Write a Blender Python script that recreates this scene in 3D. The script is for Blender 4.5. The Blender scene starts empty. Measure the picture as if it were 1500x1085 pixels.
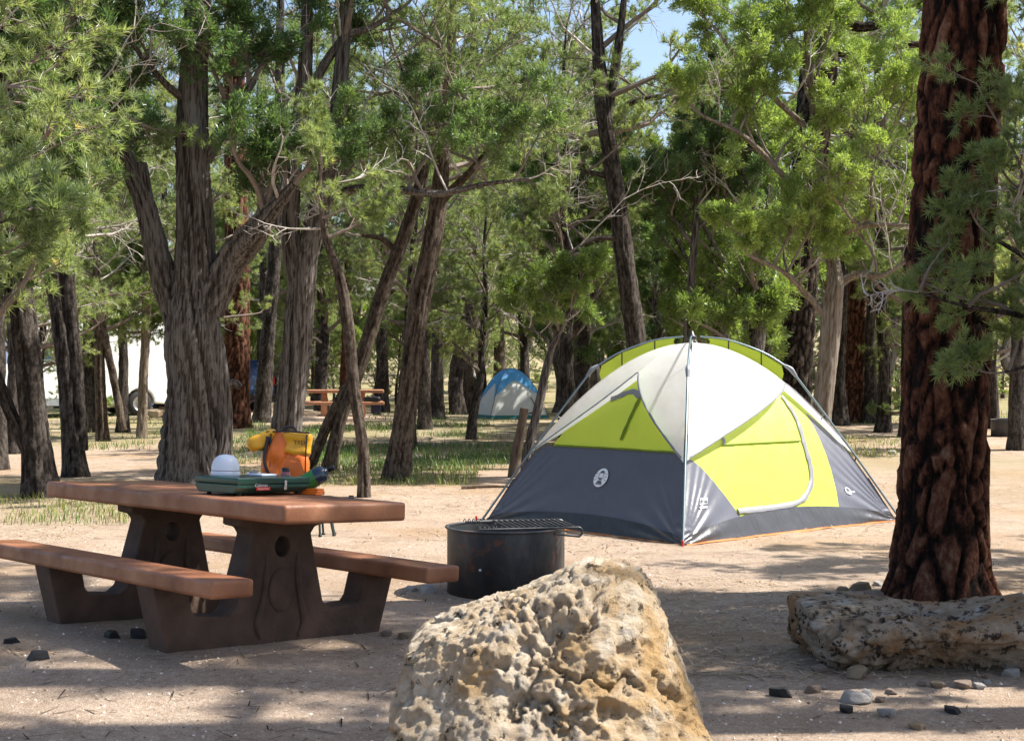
import bpy, bmesh, math, random
import numpy as np
from mathutils import Vector, Matrix

# ------------------------------------------------------------------ camera, sky, sun, exposure
SC = bpy.context.scene
F, YH, HC = 2080.0, 545.0, 1.5            # focal length in photo pixels, horizon row, eye height
cam_d = bpy.data.cameras.new('camera'); cam = bpy.data.objects.new('camera', cam_d)
SC.collection.objects.link(cam); SC.camera = cam
cam_d.sensor_width = 36.0; cam_d.lens = F / 1500 * 36
cam.location = (0, 0, HC)
cam.rotation_euler = (math.radians(90) + math.atan((YH - 542.5) / F), 0, 0)
cam_d.clip_end = 3000; cam_d.clip_start = .05

SUN_EL = math.radians(52); SUN_H = Vector((.995, .10, 0)).normalized()
SUN = Vector((SUN_H.x * math.cos(SUN_EL), SUN_H.y * math.cos(SUN_EL), math.sin(SUN_EL)))
world = bpy.data.worlds.new('World'); SC.world = world; world.use_nodes = True
wn = world.node_tree
sky = wn.nodes.new('ShaderNodeTexSky'); sky.sky_type = 'NISHITA'; sky.sun_disc = False
sky.sun_elevation = SUN_EL; sky.sun_rotation = math.atan2(SUN.x, SUN.y)
sky.altitude = 0; sky.dust_density = 2.0
bg = wn.nodes['Background']; bg.inputs['Strength'].default_value = .105
wn.links.new(sky.outputs[0], bg.inputs['Color'])
sl = bpy.data.lights.new('sun', 'SUN'); sl.energy = 5.0; sl.angle = math.radians(.53); sl.color = (1, .95, .86)
so = bpy.data.objects.new('sun', sl); SC.collection.objects.link(so)
so.rotation_euler = SUN.to_track_quat('Z', 'Y').to_euler(); so.location = (12, 5, 20)
SC.view_settings.view_transform = 'Standard'; SC.view_settings.look = 'None'
SC.view_settings.exposure = 1.18; SC.view_settings.gamma = 1
try:
    SC.cycles.max_bounces = 6; SC.cycles.diffuse_bounces = 3; SC.cycles.glossy_bounces = 2
    SC.cycles.transmission_bounces = 4; SC.cycles.transparent_max_bounces = 6
    SC.cycles.use_denoising = True
except Exception: pass

# ------------------------------------------------------------------ helpers
C = SC.collection
PI = math.pi
rng = np.random.default_rng(7)
random.seed(7)

def tag(o, label, cat, group=None):
    o['label'] = label; o['category'] = cat
    if group: o['group'] = group
    return o
def empty(name, loc=(0, 0, 0), rz=0, label=None, cat=None, group=None):
    o = bpy.data.objects.new(name, None); C.objects.link(o)
    o.empty_display_size = .1
    o.location = loc; o.rotation_euler = (0, 0, rz)
    if label: tag(o, label, cat, group)
    return o
def link(name, me, mat, parent=None):
    o = bpy.data.objects.new(name, me); C.objects.link(o)
    if mat is not None and not me.materials: me.materials.append(mat)
    if parent: o.parent = parent
    return o
def copy_tree(o, parent=None):
    c = o.copy(); C.objects.link(c); c.parent = parent
    for ch in o.children: copy_tree(ch, c)
    return c

class Geo:
    """collects numpy triangles / quads and builds one mesh"""
    def __init__(s): s.v = []; s.f3 = []; s.f4 = []; s.n = 0; s.a = {}
    def add(s, v, f, **attrs):
        v = np.asarray(v, float).reshape(-1, 3); f = np.asarray(f, int)
        for k, a in attrs.items():
            a = np.broadcast_to(np.asarray(a, float), (len(v),))
            s.a.setdefault(k, []).append((s.n, a))
        (s.f3 if f.shape[1] == 3 else s.f4).append(f + s.n)
        s.v.append(v); s.n += len(v)
        return s
    def build(s, name, mat, parent=None, smooth=False):
        me = bpy.data.meshes.new(name)
        v = np.concatenate(s.v) if s.v else np.zeros((0, 3))
        f3 = np.concatenate(s.f3) if s.f3 else np.zeros((0, 3), int)
        f4 = np.concatenate(s.f4) if s.f4 else np.zeros((0, 4), int)
        me.vertices.add(len(v)); me.vertices.foreach_set('co', v.astype(np.float32).ravel())
        nl = f3.size + f4.size
        me.loops.add(nl)
        me.loops.foreach_set('vertex_index', np.concatenate([f3.ravel(), f4.ravel()]).astype(np.int32))
        np_ = len(f3) + len(f4); me.polygons.add(np_)
        st = np.concatenate([np.arange(len(f3)) * 3, f3.size + np.arange(len(f4)) * 4]).astype(np.int32)
        me.polygons.foreach_set('loop_start', st)
        me.polygons.foreach_set('use_smooth', np.full(np_, smooth, bool))
        for k, parts in s.a.items():
            arr = np.zeros(len(v), np.float32)
            for off, a in parts: arr[off:off + len(a)] = a
            at = me.attributes.new(k, 'FLOAT', 'POINT'); at.data.foreach_set('value', arr)
        me.update(calc_edges=True); me.validate()
        return link(name, me, mat, parent)

# numpy value noise
def _hash(ix, iy, iz, seed):
    h = (ix * 374761393 + iy * 668265263 + iz * 2147483647 + seed * 974634777) & 0xFFFFFFFF
    h = ((h ^ (h >> 13)) * 1274126177) & 0xFFFFFFFF
    h = ((h ^ (h >> 16)) * 2246822519) & 0xFFFFFFFF
    return ((h ^ (h >> 15)) & 0xFFFFFF) / float(0xFFFFFF)
def noise(p, seed=0):
    p = np.asarray(p, float); i = np.floor(p).astype(np.int64); f = p - i
    u = f * f * f * (f * (f * 6 - 15) + 10)
    x, y, z = i[..., 0], i[..., 1], i[..., 2]
    def c(a, b, d): return _hash(x + a, y + b, z + d, seed)
    ux, uy, uz = u[..., 0], u[..., 1], u[..., 2]
    l = lambda a, b, t: a + (b - a) * t
    r = l(l(l(c(0, 0, 0), c(1, 0, 0), ux), l(c(0, 1, 0), c(1, 1, 0), ux), uy),
          l(l(c(0, 0, 1), c(1, 0, 1), ux), l(c(0, 1, 1), c(1, 1, 1), ux), uy), uz)
    return r * 2 - 1
def fbm(p, oct=4, seed=0, gain=.5):
    p = np.asarray(p, float); a = 1; s = 0; t = 0
    for o in range(oct):
        s = s + a * noise(p * 2 ** o + o * 17.3, seed + o); t += a; a *= gain
    return s / t
def sstep(a, b, x):
    t = np.clip((np.asarray(x, float) - a) / (b - a), 0, 1); return t * t * (3 - 2 * t)
def vor2(p, seed=0, wrap=None):
    """F1, F2 and cell id of a jittered grid in 2D"""
    i = np.floor(p).astype(np.int64); z0 = np.zeros(len(p), np.int64)
    d1 = np.full(len(p), 9.); d2 = np.full(len(p), 9.); cid = np.zeros(len(p))
    for a in (-1, 0, 1):
        for b in (-1, 0, 1):
            cx, cy = i[:, 0] + a, i[:, 1] + b
            hx = cx % wrap if wrap else cx
            q = np.stack([cx + .1 + .8 * _hash(hx, cy, z0, seed), cy + .1 + .8 * _hash(hx, cy, z0 + 5, seed)], 1)
            d = np.hypot(*(q - p).T); h = _hash(hx, cy, z0 + 9, seed)
            m = d < d1
            d2 = np.where(m, d1, np.minimum(d2, d)); cid = np.where(m, h, cid); d1 = np.where(m, d, d1)
    return d1, d2, cid

# ------------------------------------------------------------------ the lie of the land
TC = np.array([-1.712, 8.121]); TYAW = -.798
T_L = np.array([math.cos(TYAW), math.sin(TYAW)]); T_W = np.array([-math.sin(TYAW), math.cos(TYAW)])
def ground(x, y):
    x = np.asarray(x, float); y = np.asarray(y, float)
    dx, dy = x - TC[0], y - TC[1]
    wb = dx * T_W[0] + dy * T_W[1]
    loc = (.058 - .047 * wb) * np.exp(-(np.hypot(dx, dy) / 1.9) ** 4)
    r = np.hypot(x, y)
    far = .2 * sstep(18, 42, y) + .035 * np.maximum(0, r - 60) + .0004 * np.maximum(0, r - 70) ** 2 * (r < 170) + (r >= 170) * (.0004 * 1e4 + .02 * (r - 170))
    p = np.stack([x * .45, y * .45, x * 0], -1)
    n = .02 * fbm(p, 3, 3) * sstep(1, 6, r) + .06 * noise(p * .2, 9) * sstep(16, 30, r)
    flat = np.maximum(np.exp(-(np.hypot(x - 1.8, y - 14.2) / 2.6) ** 4), np.exp(-(np.hypot(x, y - 9.8) / .9) ** 4))
    return loc + far + n * (1 - flat)
def gz(x, y): return float(ground(np.array([x]), np.array([y]))[0])
def at(px, py):
    """ground point seen at a photo pixel"""
    d = HC * F / max(py - YH, 8)
    for _ in range(6):
        z = gz((px - 750) / F * d, d); d = (HC - z) * F / max(py - YH, 8)
    return Vector(((px - 750) / F * d, d, gz((px - 750) / F * d, d)))
def pt(px, py, d):
    """point at distance d seen at a photo pixel"""
    return np.array([(px - 750) / F * d, d, HC - (py - YH) / F * d])

# ------------------------------------------------------------------ materials
def new_mat(name):
    m = bpy.data.materials.new(name); m.use_nodes = True
    nt = m.node_tree; b = nt.nodes['Principled BSDF']
    return m, nt, b
def nd(nt, t, **kw):
    n = nt.nodes.new(t)
    for k, v in kw.items():
        if k in n.inputs.keys(): n.inputs[k].default_value = v
        else: setattr(n, k, v)
    return n
def ramp(nt, src, stops):
    r = nt.nodes.new('ShaderNodeValToRGB'); cr = r.color_ramp
    while len(cr.elements) < len(stops): cr.elements.new(.5)
    for e, (p, c) in zip(cr.elements, stops):
        e.position = p; e.color = (*c, 1)
    nt.links.new(src, r.inputs[0]); return r.outputs[0]
def mixc(nt, fac, a, b, mode='MIX'):
    m = nt.nodes.new('ShaderNodeMix'); m.data_type = 'RGBA'; m.blend_type = mode
    for s, v in ((m.inputs[0], fac), (m.inputs[6], a), (m.inputs[7], b)):
        if hasattr(v, 'is_linked'): nt.links.new(v, s)
        else: s.default_value = (*v, 1) if isinstance(v, tuple) else v
    return m.outputs[2]
def tex(nt, scale, detail=4, rough=.55, coord='Object', stretch=None, kind='noise'):
    tc = nt.nodes.new('ShaderNodeTexCoord'); src = tc.outputs[coord]
    if stretch:
        mp = nt.nodes.new('ShaderNodeMapping'); mp.inputs['Scale'].default_value = stretch
        nt.links.new(src, mp.inputs[0]); src = mp.outputs[0]
    if kind == 'noise':
        n = nt.nodes.new('ShaderNodeTexNoise'); n.inputs['Scale'].default_value = scale
        n.inputs['Detail'].default_value = detail; n.inputs['Roughness'].default_value = rough
        nt.links.new(src, n.inputs['Vector']); return n.outputs['Fac']
    n = nt.nodes.new('ShaderNodeTexVoronoi'); n.inputs['Scale'].default_value = scale
    nt.links.new(src, n.inputs['Vector']); return n.outputs['Distance']
def bump(nt, b, h, strength=.3, dist=.01):
    n = nt.nodes.new('ShaderNodeBump'); n.inputs['Strength'].default_value = strength
    n.inputs['Distance'].default_value = dist
    nt.links.new(h, n.inputs['Height']); nt.links.new(n.outputs[0], b.inputs['Normal'])
def attr(nt, name):
    a = nt.nodes.new('ShaderNodeAttribute'); a.attribute_name = name; return a.outputs['Fac']

def simple(name, col, rough=.6, metal=0., var=.15, scale=8, bs=.1, bd=.004, spec=.5, bscale=60):
    m, nt, b = new_mat(name)
    f = tex(nt, scale)
    lo = tuple(max(0, c * (1 - var)) for c in col); hi = tuple(min(1, c * (1 + var)) for c in col)
    nt.links.new(ramp(nt, f, [(.3, lo), (.7, hi)]), b.inputs['Base Color'])
    b.inputs['Roughness'].default_value = rough; b.inputs['Metallic'].default_value = metal
    b.inputs['Specular IOR Level'].default_value = spec
    if bs: bump(nt, b, tex(nt, bscale), bs, bd)
    return m

def fabric(name, col, trans=.3, tcol=None, rough=.55, sheen=.3, wr=.45):
    m, nt, b = new_mat(name)
    f = tex(nt, 3)
    lo = tuple(c * .93 for c in col); hi = tuple(min(1, c * 1.04) for c in col)
    nt.links.new(ramp(nt, f, [(.3, lo), (.7, hi)]), b.inputs['Base Color'])
    b.inputs['Roughness'].default_value = rough
    b.inputs['Specular IOR Level'].default_value = sheen
    bump(nt, b, tex(nt, 5, 5, .5, stretch=(1, 1, .35)), wr, .03)
    if trans:
        t = nt.nodes.new('ShaderNodeBsdfTranslucent'); t.inputs[0].default_value = (*(tcol or col), 1)
        mx = nt.nodes.new('ShaderNodeMixShader'); mx.inputs[0].default_value = trans
        out = nt.nodes['Material Output']
        nt.links.new(b.outputs[0], mx.inputs[1]); nt.links.new(t.outputs[0], mx.inputs[2])
        nt.links.new(mx.outputs[0], out.inputs[0])
    return m

def foliage(name, stops, tcol, trans=.5):
    m, nt, b = new_mat(name)
    nt.nodes.remove(b)
    t = attr(nt, 'tint')
    oi = nt.nodes.new('ShaderNodeObjectInfo')
    ma = nt.nodes.new('ShaderNodeMath'); ma.operation = 'MULTIPLY_ADD'
    nt.links.new(oi.outputs['Random'], ma.inputs[0]); ma.inputs[1].default_value = .3; ma.inputs[2].default_value = -.15
    ad = nt.nodes.new('ShaderNodeMath'); ad.operation = 'ADD'
    nt.links.new(t, ad.inputs[0]); nt.links.new(ma.outputs[0], ad.inputs[1])
    col = ramp(nt, ad.outputs[0], stops)
    d = nt.nodes.new('ShaderNodeBsdfDiffuse'); nt.links.new(col, d.inputs[0])
    tr = nt.nodes.new('ShaderNodeBsdfTranslucent')
    nt.links.new(mixc(nt, 1.0, col, tcol, 'MULTIPLY'), tr.inputs[0])
    mx = nt.nodes.new('ShaderNodeMixShader'); mx.inputs[0].default_value = trans
    nt.links.new(d.outputs[0], mx.inputs[1]); nt.links.new(tr.outputs[0], mx.inputs[2])
    g = nt.nodes.new('ShaderNodeBsdfGlossy'); g.inputs[0].default_value = (.9, .95, 1, 1); g.inputs['Roughness'].default_value = .42
    m2 = nt.nodes.new('ShaderNodeMixShader'); m2.inputs[0].default_value = .035
    nt.links.new(mx.outputs[0], m2.inputs[1]); nt.links.new(g.outputs[0], m2.inputs[2])
    nt.links.new(m2.outputs[0], nt.nodes['Material Output'].inputs[0])
    return m

def bark(name, stops, scale=9, stretch=(1, 1, .18), bs=.7, bd=.02, patch=None):
    m, nt, b = new_mat(name)
    h = attr(nt, 'h')
    n = tex(nt, scale, 6, .65, stretch=stretch)
    ad = nt.nodes.new('ShaderNodeMath'); ad.operation = 'MULTIPLY_ADD'
    nt.links.new(n, ad.inputs[0]); ad.inputs[1].default_value = 1.25
    sc = nt.nodes.new('ShaderNodeMath'); sc.operation = 'MULTIPLY_ADD'
    nt.links.new(h, sc.inputs[0]); sc.inputs[1].default_value = .55; sc.inputs[2].default_value = -.42
    nt.links.new(sc.outputs[0], ad.inputs[2])
    col = ramp(nt, ad.outputs[0], [(p, tuple(c * .5 for c in k)) for p, k in stops])
    if patch:
        pf = ramp(nt, tex(nt, 2.2, 4, .6), [(.52, (0, 0, 0)), (.66, (1, 1, 1))])
        col = mixc(nt, pf, col, patch)
    nt.links.new(col, b.inputs['Base Color'])
    b.inputs['Roughness'].default_value = .9; b.inputs['Specular IOR Level'].default_value = .15
    bump(nt, b, tex(nt, scale * 2.5, 6, .7, stretch=stretch), bs, bd)
    return m

def rock_mat(name, a, b_, c, dark, orange=None, lich=.62, scale=5):
    m, nt, b = new_mat(name)
    col = ramp(nt, tex(nt, scale, 7, .65), [(.3, a), (.5, b_), (.68, c)])
    if orange:
        col = mixc(nt, ramp(nt, tex(nt, 2.6, 6, .65), [(.47, (0, 0, 0)), (.6, (.9, .9, .9))]), col, orange)
    col = mixc(nt, ramp(nt, tex(nt, 16, 6, .75), [(lich, (0, 0, 0)), (lich + .07, (1, 1, 1))]), col, dark)
    nt.links.new(col, b.inputs['Base Color'])
    b.inputs['Roughness'].default_value = .9; b.inputs['Specular IOR Level'].default_value = .2
    bump(nt, b, tex(nt, 34, 9, .8), 1., .035)
    return m

M = {}
def build_mats():
    # ground: pale pinkish-tan dirt, finer grey gravel, brown litter
    m, nt, b = new_mat('dirt')
    big = tex(nt, .35, 4, .6); mid = tex(nt, 2.2, 6, .65); fine = tex(nt, 26, 5, .7); spk = tex(nt, 70, 0, .5, kind='vor')
    c1 = ramp(nt, mid, [(.32, (.28, .195, .13)), (.5, (.42, .31, .215)), (.7, (.52, .40, .295))])
    c2 = ramp(nt, fine, [(.34, (.19, .15, .125)), (.5, (.40, .32, .26)), (.68, (.54, .46, .395))])
    col = mixc(nt, .5, c1, c2)
    col = mixc(nt, .6, col, ramp(nt, tex(nt, 130, 3, .7), [(.36, (.45, .43, .44)), (.5, (.95, .93, .92)), (.66, (1.35, 1.33, 1.32))]), 'MULTIPLY')
    lit = ramp(nt, big, [(.46, (0, 0, 0)), (.62, (1, 1, 1))])
    col = mixc(nt, lit, col, mixc(nt, .65, col, (.33, .215, .12)))
    col = mixc(nt, ramp(nt, spk, [(.1, (.55, .55, .55)), (.3, (0, 0, 0))]), col, (.55, .5, .47))
    col = mixc(nt, attr(nt, 'cover'), col, mixc(nt, mid, (.15, .16, .06), (.31, .26, .135)))
    nt.links.new(col, b.inputs['Base Color']); b.inputs['Roughness'].default_value = .95
    b.inputs['Specular IOR Level'].default_value = .15
    bump(nt, b, tex(nt, 60, 6, .75), .8, .03)
    M['dirt'] = m
    M['gravel'] = simple('gravel', (.42, .35, .31), .9, var=.5, scale=2.2, bs=.3, spec=.2)
    m, nt, b = new_mat('gravel_mix')
    nt.links.new(ramp(nt, attr(nt, 'tint'), [(0, (.10, .075, .06)), (.25, (.34, .25, .18)), (.75, (.50, .40, .31)), (1, (.70, .64, .58))]), b.inputs['Base Color'])
    b.inputs['Roughness'].default_value = .9; M['gravel_mix'] = m
    m, nt, b = new_mat('litter')
    nt.links.new(ramp(nt, attr(nt, 'tint'), [(0, (.12, .07, .04)), (.5, (.3, .2, .11)), (1, (.5, .4, .26))]), b.inputs['Base Color'])
    b.inputs['Roughness'].default_value = .8; M['litter'] = m
    M['grass'] = foliage('grass', [(0, (.32, .27, .12)), (.35, (.26, .27, .08)), (.6, (.13, .20, .04)), (1, (.08, .15, .03))], (1.2, 1.2, .7), .35)
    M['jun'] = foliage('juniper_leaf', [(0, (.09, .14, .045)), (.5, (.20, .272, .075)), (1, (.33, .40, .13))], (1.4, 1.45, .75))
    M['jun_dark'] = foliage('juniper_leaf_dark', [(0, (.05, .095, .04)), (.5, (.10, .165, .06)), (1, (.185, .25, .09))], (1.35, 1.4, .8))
    M['pin'] = foliage('pinyon_needle', [(0, (.115, .165, .065)), (.5, (.235, .30, .12)), (.9, (.37, .42, .18)), (1, (.46, .40, .16))], (1.35, 1.35, .8))
    M['pon'] = foliage('ponderosa_needle', [(0, (.085, .15, .05)), (.5, (.185, .27, .085)), (1, (.31, .38, .135))], (1.35, 1.4, .75))
    M['b_jun'] = bark('juniper_bark', [(.22, (.022, .015, .012)), (.42, (.075, .055, .045)), (.58, (.185, .15, .13)), (.74, (.40, .36, .33))], 24, (1.6, 1.6, .09), 1., .03)
    M['b_jun_pale'] = bark('pale_juniper_wood', [(.2, (.08, .05, .03)), (.42, (.24, .17, .115)), (.6, (.40, .32, .24)), (.78, (.55, .48, .41))], 24, (1.6, 1.6, .09), .9, .03)
    M['b_pin'] = bark('pinyon_bark', [(.22, (.010, .008, .007)), (.42, (.035, .027, .023)), (.6, (.085, .068, .058)), (.78, (.21, .18, .16))], 26, (1, 1, .4), 1., .03)
    M['b_brown'] = bark('brown_pine_bark', [(.22, (.018, .012, .009)), (.42, (.06, .042, .031)), (.6, (.14, .105, .08)), (.78, (.28, .225, .18))], 26, (1, 1, .4), 1., .03)
    M['b_pon'] = bark('ponderosa_bark', [(.15, (.010, .007, .006)), (.34, (.04, .02, .015)), (.5, (.15, .055, .032)), (.68, (.29, .115, .065)), (.9, (.46, .28, .19))], 30, (1, 1, .5), 1., .025)
    M['b_red'] = bark('red_ponderosa_bark', [(.15, (.025, .011, .008)), (.38, (.12, .048, .028)), (.6, (.26, .11, .065)), (.85, (.42, .23, .15))], 26, (1, 1, .4), 1., .025)
    M['twig'] = simple('twig_bark', (.17, .135, .115), .9, var=.3, bs=0)
    M['dead'] = simple('grey_dead_wood', (.40, .365, .335), .9, var=.25, bs=0)
    M['stump'] = bark('stump_wood', [(.12, (.05, .035, .025)), (.4, (.16, .11, .075)), (.7, (.3, .22, .16))], 14, (1, 1, .3))
    M['cutwood'] = simple('cut_wood', (.5, .38, .25), .85, var=.2, scale=20)
    # picnic table concrete
    m, nt, b = new_mat('brown_concrete')
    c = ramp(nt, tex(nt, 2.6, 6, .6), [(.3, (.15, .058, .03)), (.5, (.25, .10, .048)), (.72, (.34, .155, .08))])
    c = mixc(nt, ramp(nt, tex(nt, 90, 2, .6), [(.62, (0, 0, 0)), (.7, (.5, .5, .5))]), c, (.11, .06, .04))
    nt.links.new(c, b.inputs['Base Color']); b.inputs['Roughness'].default_value = .42
    nt.links.new(ramp(nt, tex(nt, 7, 6, .7), [(.35, (.3, .3, .3)), (.7, (.75, .75, .75))]), b.inputs['Roughness'])
    bump(nt, b, tex(nt, 55, 7, .75), .3, .008); M['table'] = m
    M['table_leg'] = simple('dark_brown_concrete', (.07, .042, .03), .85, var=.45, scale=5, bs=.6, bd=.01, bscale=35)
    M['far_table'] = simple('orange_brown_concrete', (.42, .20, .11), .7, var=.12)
    # fire ring
    m, nt, b = new_mat('burnt_steel')
    c = ramp(nt, tex(nt, 3, 6, .65, stretch=(1, 1, .45)), [(.3, (.016, .018, .021)), (.52, (.045, .048, .053)), (.72, (.13, .13, .13))])
    c = mixc(nt, ramp(nt, tex(nt, 10, 7, .7), [(.54, (0, 0, 0)), (.66, (.85, .85, .85))]), c, (.15, .062, .032))
    nt.links.new(c, b.inputs['Base Color'])
    b.inputs['Roughness'].default_value = .55; b.inputs['Metallic'].default_value = .105
    bump(nt, b, tex(nt, 25, 6, .7), .2, .006); M['steel'] = m
    M['grate'] = simple('sooty_grate', (.11, .11, .115), .45, .7, var=.3, bs=.1)
    M['bolt'] = simple('bright_bolt', (.6, .6, .6), .35, .8, bs=0)
    M['ash'] = simple('ash', (.22, .2, .19), .95, var=.4, scale=14, bs=.6, bd=.02)
    # rock
    M['rock'] = rock_mat('limestone', (.38, .27, .165), (.62, .50, .36), (.75, .67, .56), (.09, .065, .04), (.56, .36, .165), .56, 12)
    M['rock2'] = rock_mat('weathered_limestone', (.24, .165, .105), (.44, .345, .25), (.62, .57, .51), (.05, .038, .03), (.40, .22, .10), .525, 6)
    M['rock_w'] = rock_mat('white_stone', (.58, .52, .48), (.70, .66, .62), (.80, .78, .76), (.3, .24, .2), None, .72, 14)
    M['rock_p'] = rock_mat('pinkish_stone', (.36, .25, .19), (.48, .36, .29), (.6, .5, .43), (.2, .14, .1), None, .68, 14)
    M['rock_t'] = rock_mat('tan_stone', (.40, .28, .17), (.55, .42, .28), (.66, .55, .42), (.2, .14, .1), None, .68, 10)
    M['coal'] = simple('charcoal', (.013, .013, .014), .55, var=.5, scale=30, bs=.6, bd=.01)
    # tent
    M['fly'] = fabric('white_flysheet', (.82, .84, .85), .55, (.9, .93, .92), .45, .4)
    M['lime'] = fabric('lime_fabric', (.57, .70, .075), .28, (.56, .72, .02), .45, .5)
    M['limepale'] = fabric('pale_lime_door', (.62, .74, .16), .38, (.6, .75, .08), .5, .3)
    M['grey'] = fabric('slate_grey_fabric', (.085, .09, .118), .05, None, .36, .8, .35)
    M['tub'] = fabric('dark_floor_tub', (.032, .034, .04), 0, None, .35, .6, .8)
    M['trim'] = fabric('grey_trim', (.2, .205, .23), .1, None, .5, .4)
    M['strap'] = fabric('dark_green_strap', (.16, .23, .012), .3, None, .6, .3)
    M['print'] = simple('white_print', (.72, .75, .78), .5, var=.03, bs=0)
    M['pole'] = simple('blue_grey_pole', (.19, .25, .27), .35, .6, var=.1, bs=0)
    M['black'] = simple('black_plastic', (.012, .012, .014), .4, var=.2, bs=0)
    M['clip'] = simple('grey_plastic', (.2, .22, .25), .45, var=.1, bs=0)
    M['red'] = simple('red_plastic', (.6, .02, .02), .4, var=.1, bs=0)
    M['tarp'] = simple('orange_groundsheet', (.62, .19, .05), .6, var=.2)
    M['cord'] = simple('dark_guy_cord', (.05, .055, .06), .7, bs=0)
    M['blue'] = fabric('blue_flysheet', (.12, .42, .82), .45, (.2, .6, 1.), .5, .3)
    M['white'] = fabric('white_tent_wall', (.74, .75, .74), .3, (.7, .75, .75), .5, .3)
    M['teal'] = fabric('teal_floor', (.02, .16, .17), 0)
    # table things
    M['green'] = simple('dark_green_enamel', (.008, .052, .042), .3, .0, var=.15, bs=.03, spec=.6)
    M['plastic_w'] = simple('white_plastic', (.62, .68, .80), .3, var=.03, bs=0)
    M['seam'] = simple('mauve_seam', (.25, .2, .28), .5, bs=0)
    M['yellow'] = simple('yellow_dry_bag', (.72, .36, .015), .45, var=.1, bs=.25, bd=.01, bscale=18)
    M['orange'] = simple('orange_dry_bag', (.66, .15, .012), .42, var=.12, bs=.3, bd=.012, bscale=16)
    M['gas'] = simple('green_gas_paint', (.03, .16, .035), .3, var=.1, bs=0)
    M['gas_end'] = simple('blue_black_enamel', (.008, .025, .055), .22, var=.1, bs=0, spec=.8)
    M['steelb'] = simple('bright_steel', (.62, .62, .63), .3, .8, bs=0)
    M['pinkb'] = simple('dusky_pink_plastic', (.32, .10, .11), .4, bs=0)
    M['paper'] = simple('white_paper', (.72, .70, .72), .8, bs=0)
    M['label_red'] = simple('red_label', (.72, .03, .02), .45, bs=0, var=.05)
    M['chair'] = simple('dark_green_tube', (.012, .03, .026), .4, bs=0)
    M['chairf'] = simple('dark_green_canvas', (.012, .035, .03), .8, bs=.2)
    # vehicles
    M['van'] = simple('white_van_paint', (.80, .81, .82), .25, var=.02, bs=0)
    M['vgrey'] = simple('grey_sill_paint', (.25, .27, .30), .35, bs=0)
    M['tyre'] = simple('tyre_rubber', (.015, .015, .016), .8, bs=0)
    M['alloy'] = simple('alloy_rim', (.5, .51, .53), .3, .8, bs=0)
    M['lens'] = simple('red_lens', (.55, .015, .015), .2, bs=0)
    m, nt, b = new_mat('dark_glass'); b.inputs['Base Color'].default_value = (.03, .06, .11, 1)
    nt.links.new(ramp(nt, tex(nt, 2), [(0, (.02, .05, .1)), (1, (.05, .09, .15))]), b.inputs['Base Color'])
    b.inputs['Roughness'].default_value = .05; M['glass'] = m
    M['suv'] = simple('dark_blue_paint', (.03, .06, .14), .25, bs=0, var=.05)
    M['bluebin'] = simple('dark_blue_plastic', (.02, .03, .10), .5, bs=0)
build_mats()

# ------------------------------------------------------------------ mesh pieces
def frames(P):
    """tangent, normal, binormal for paths (B,n,3)"""
    T = np.gradient(P, axis=1); T /= np.linalg.norm(T, axis=2, keepdims=True) + 1e-9
    ref = np.where(np.abs(T[..., 2:3]).mean(1, keepdims=True) > .8, np.array([[[1., 0, 0]]]), np.array([[[0, 0, 1.]]]))
    N = np.cross(T, np.broadcast_to(ref, T.shape)); N /= np.linalg.norm(N, axis=2, keepdims=True) + 1e-9
    return T, N, np.cross(T, N)
def batch_tubes(g, P, R, sides=4, **attrs):
    """P (B,n,3), R (B,n)"""
    if len(P) == 0: return
    B, n, _ = P.shape
    T, N, Bn = frames(P)
    a = np.arange(sides) / sides * 2 * PI
    v = P[:, :, None] + R[:, :, None, None] * (np.cos(a)[:, None] * N[:, :, None] + np.sin(a)[:, None] * Bn[:, :, None])
    idx = np.arange(B * n * sides).reshape(B, n, sides)
    q = np.stack([idx[:, :-1], np.roll(idx[:, :-1], -1, 2), np.roll(idx[:, 1:], -1, 2), idx[:, 1:]], -1).reshape(-1, 4)
    g.add(v, q, **attrs)
def resample(pts, n):
    pts = np.asarray(pts, float)
    m = len(pts)
    if m > 2:                                   # catmull-rom
        ext = np.vstack([2 * pts[0] - pts[1], pts, 2 * pts[-1] - pts[-2]])
        out = []
        for i in range(m - 1):
            p0, p1, p2, p3 = ext[i:i + 4]
            t = np.linspace(0, 1, 12, endpoint=False)[:, None]
            out.append(.5 * (2 * p1 + (p2 - p0) * t + (2 * p0 - 5 * p1 + 4 * p2 - p3) * t ** 2 + (3 * p1 - p0 - 3 * p2 + p3) * t ** 3))
        pts = np.vstack(out + [pts[-1:]])
    s = np.concatenate([[0], np.cumsum(np.linalg.norm(np.diff(pts[:, :3], axis=0), axis=1))])
    q = np.linspace(0, s[-1], n)
    return np.stack([np.interp(q, s, pts[:, k]) for k in range(pts.shape[1])], 1)
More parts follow.
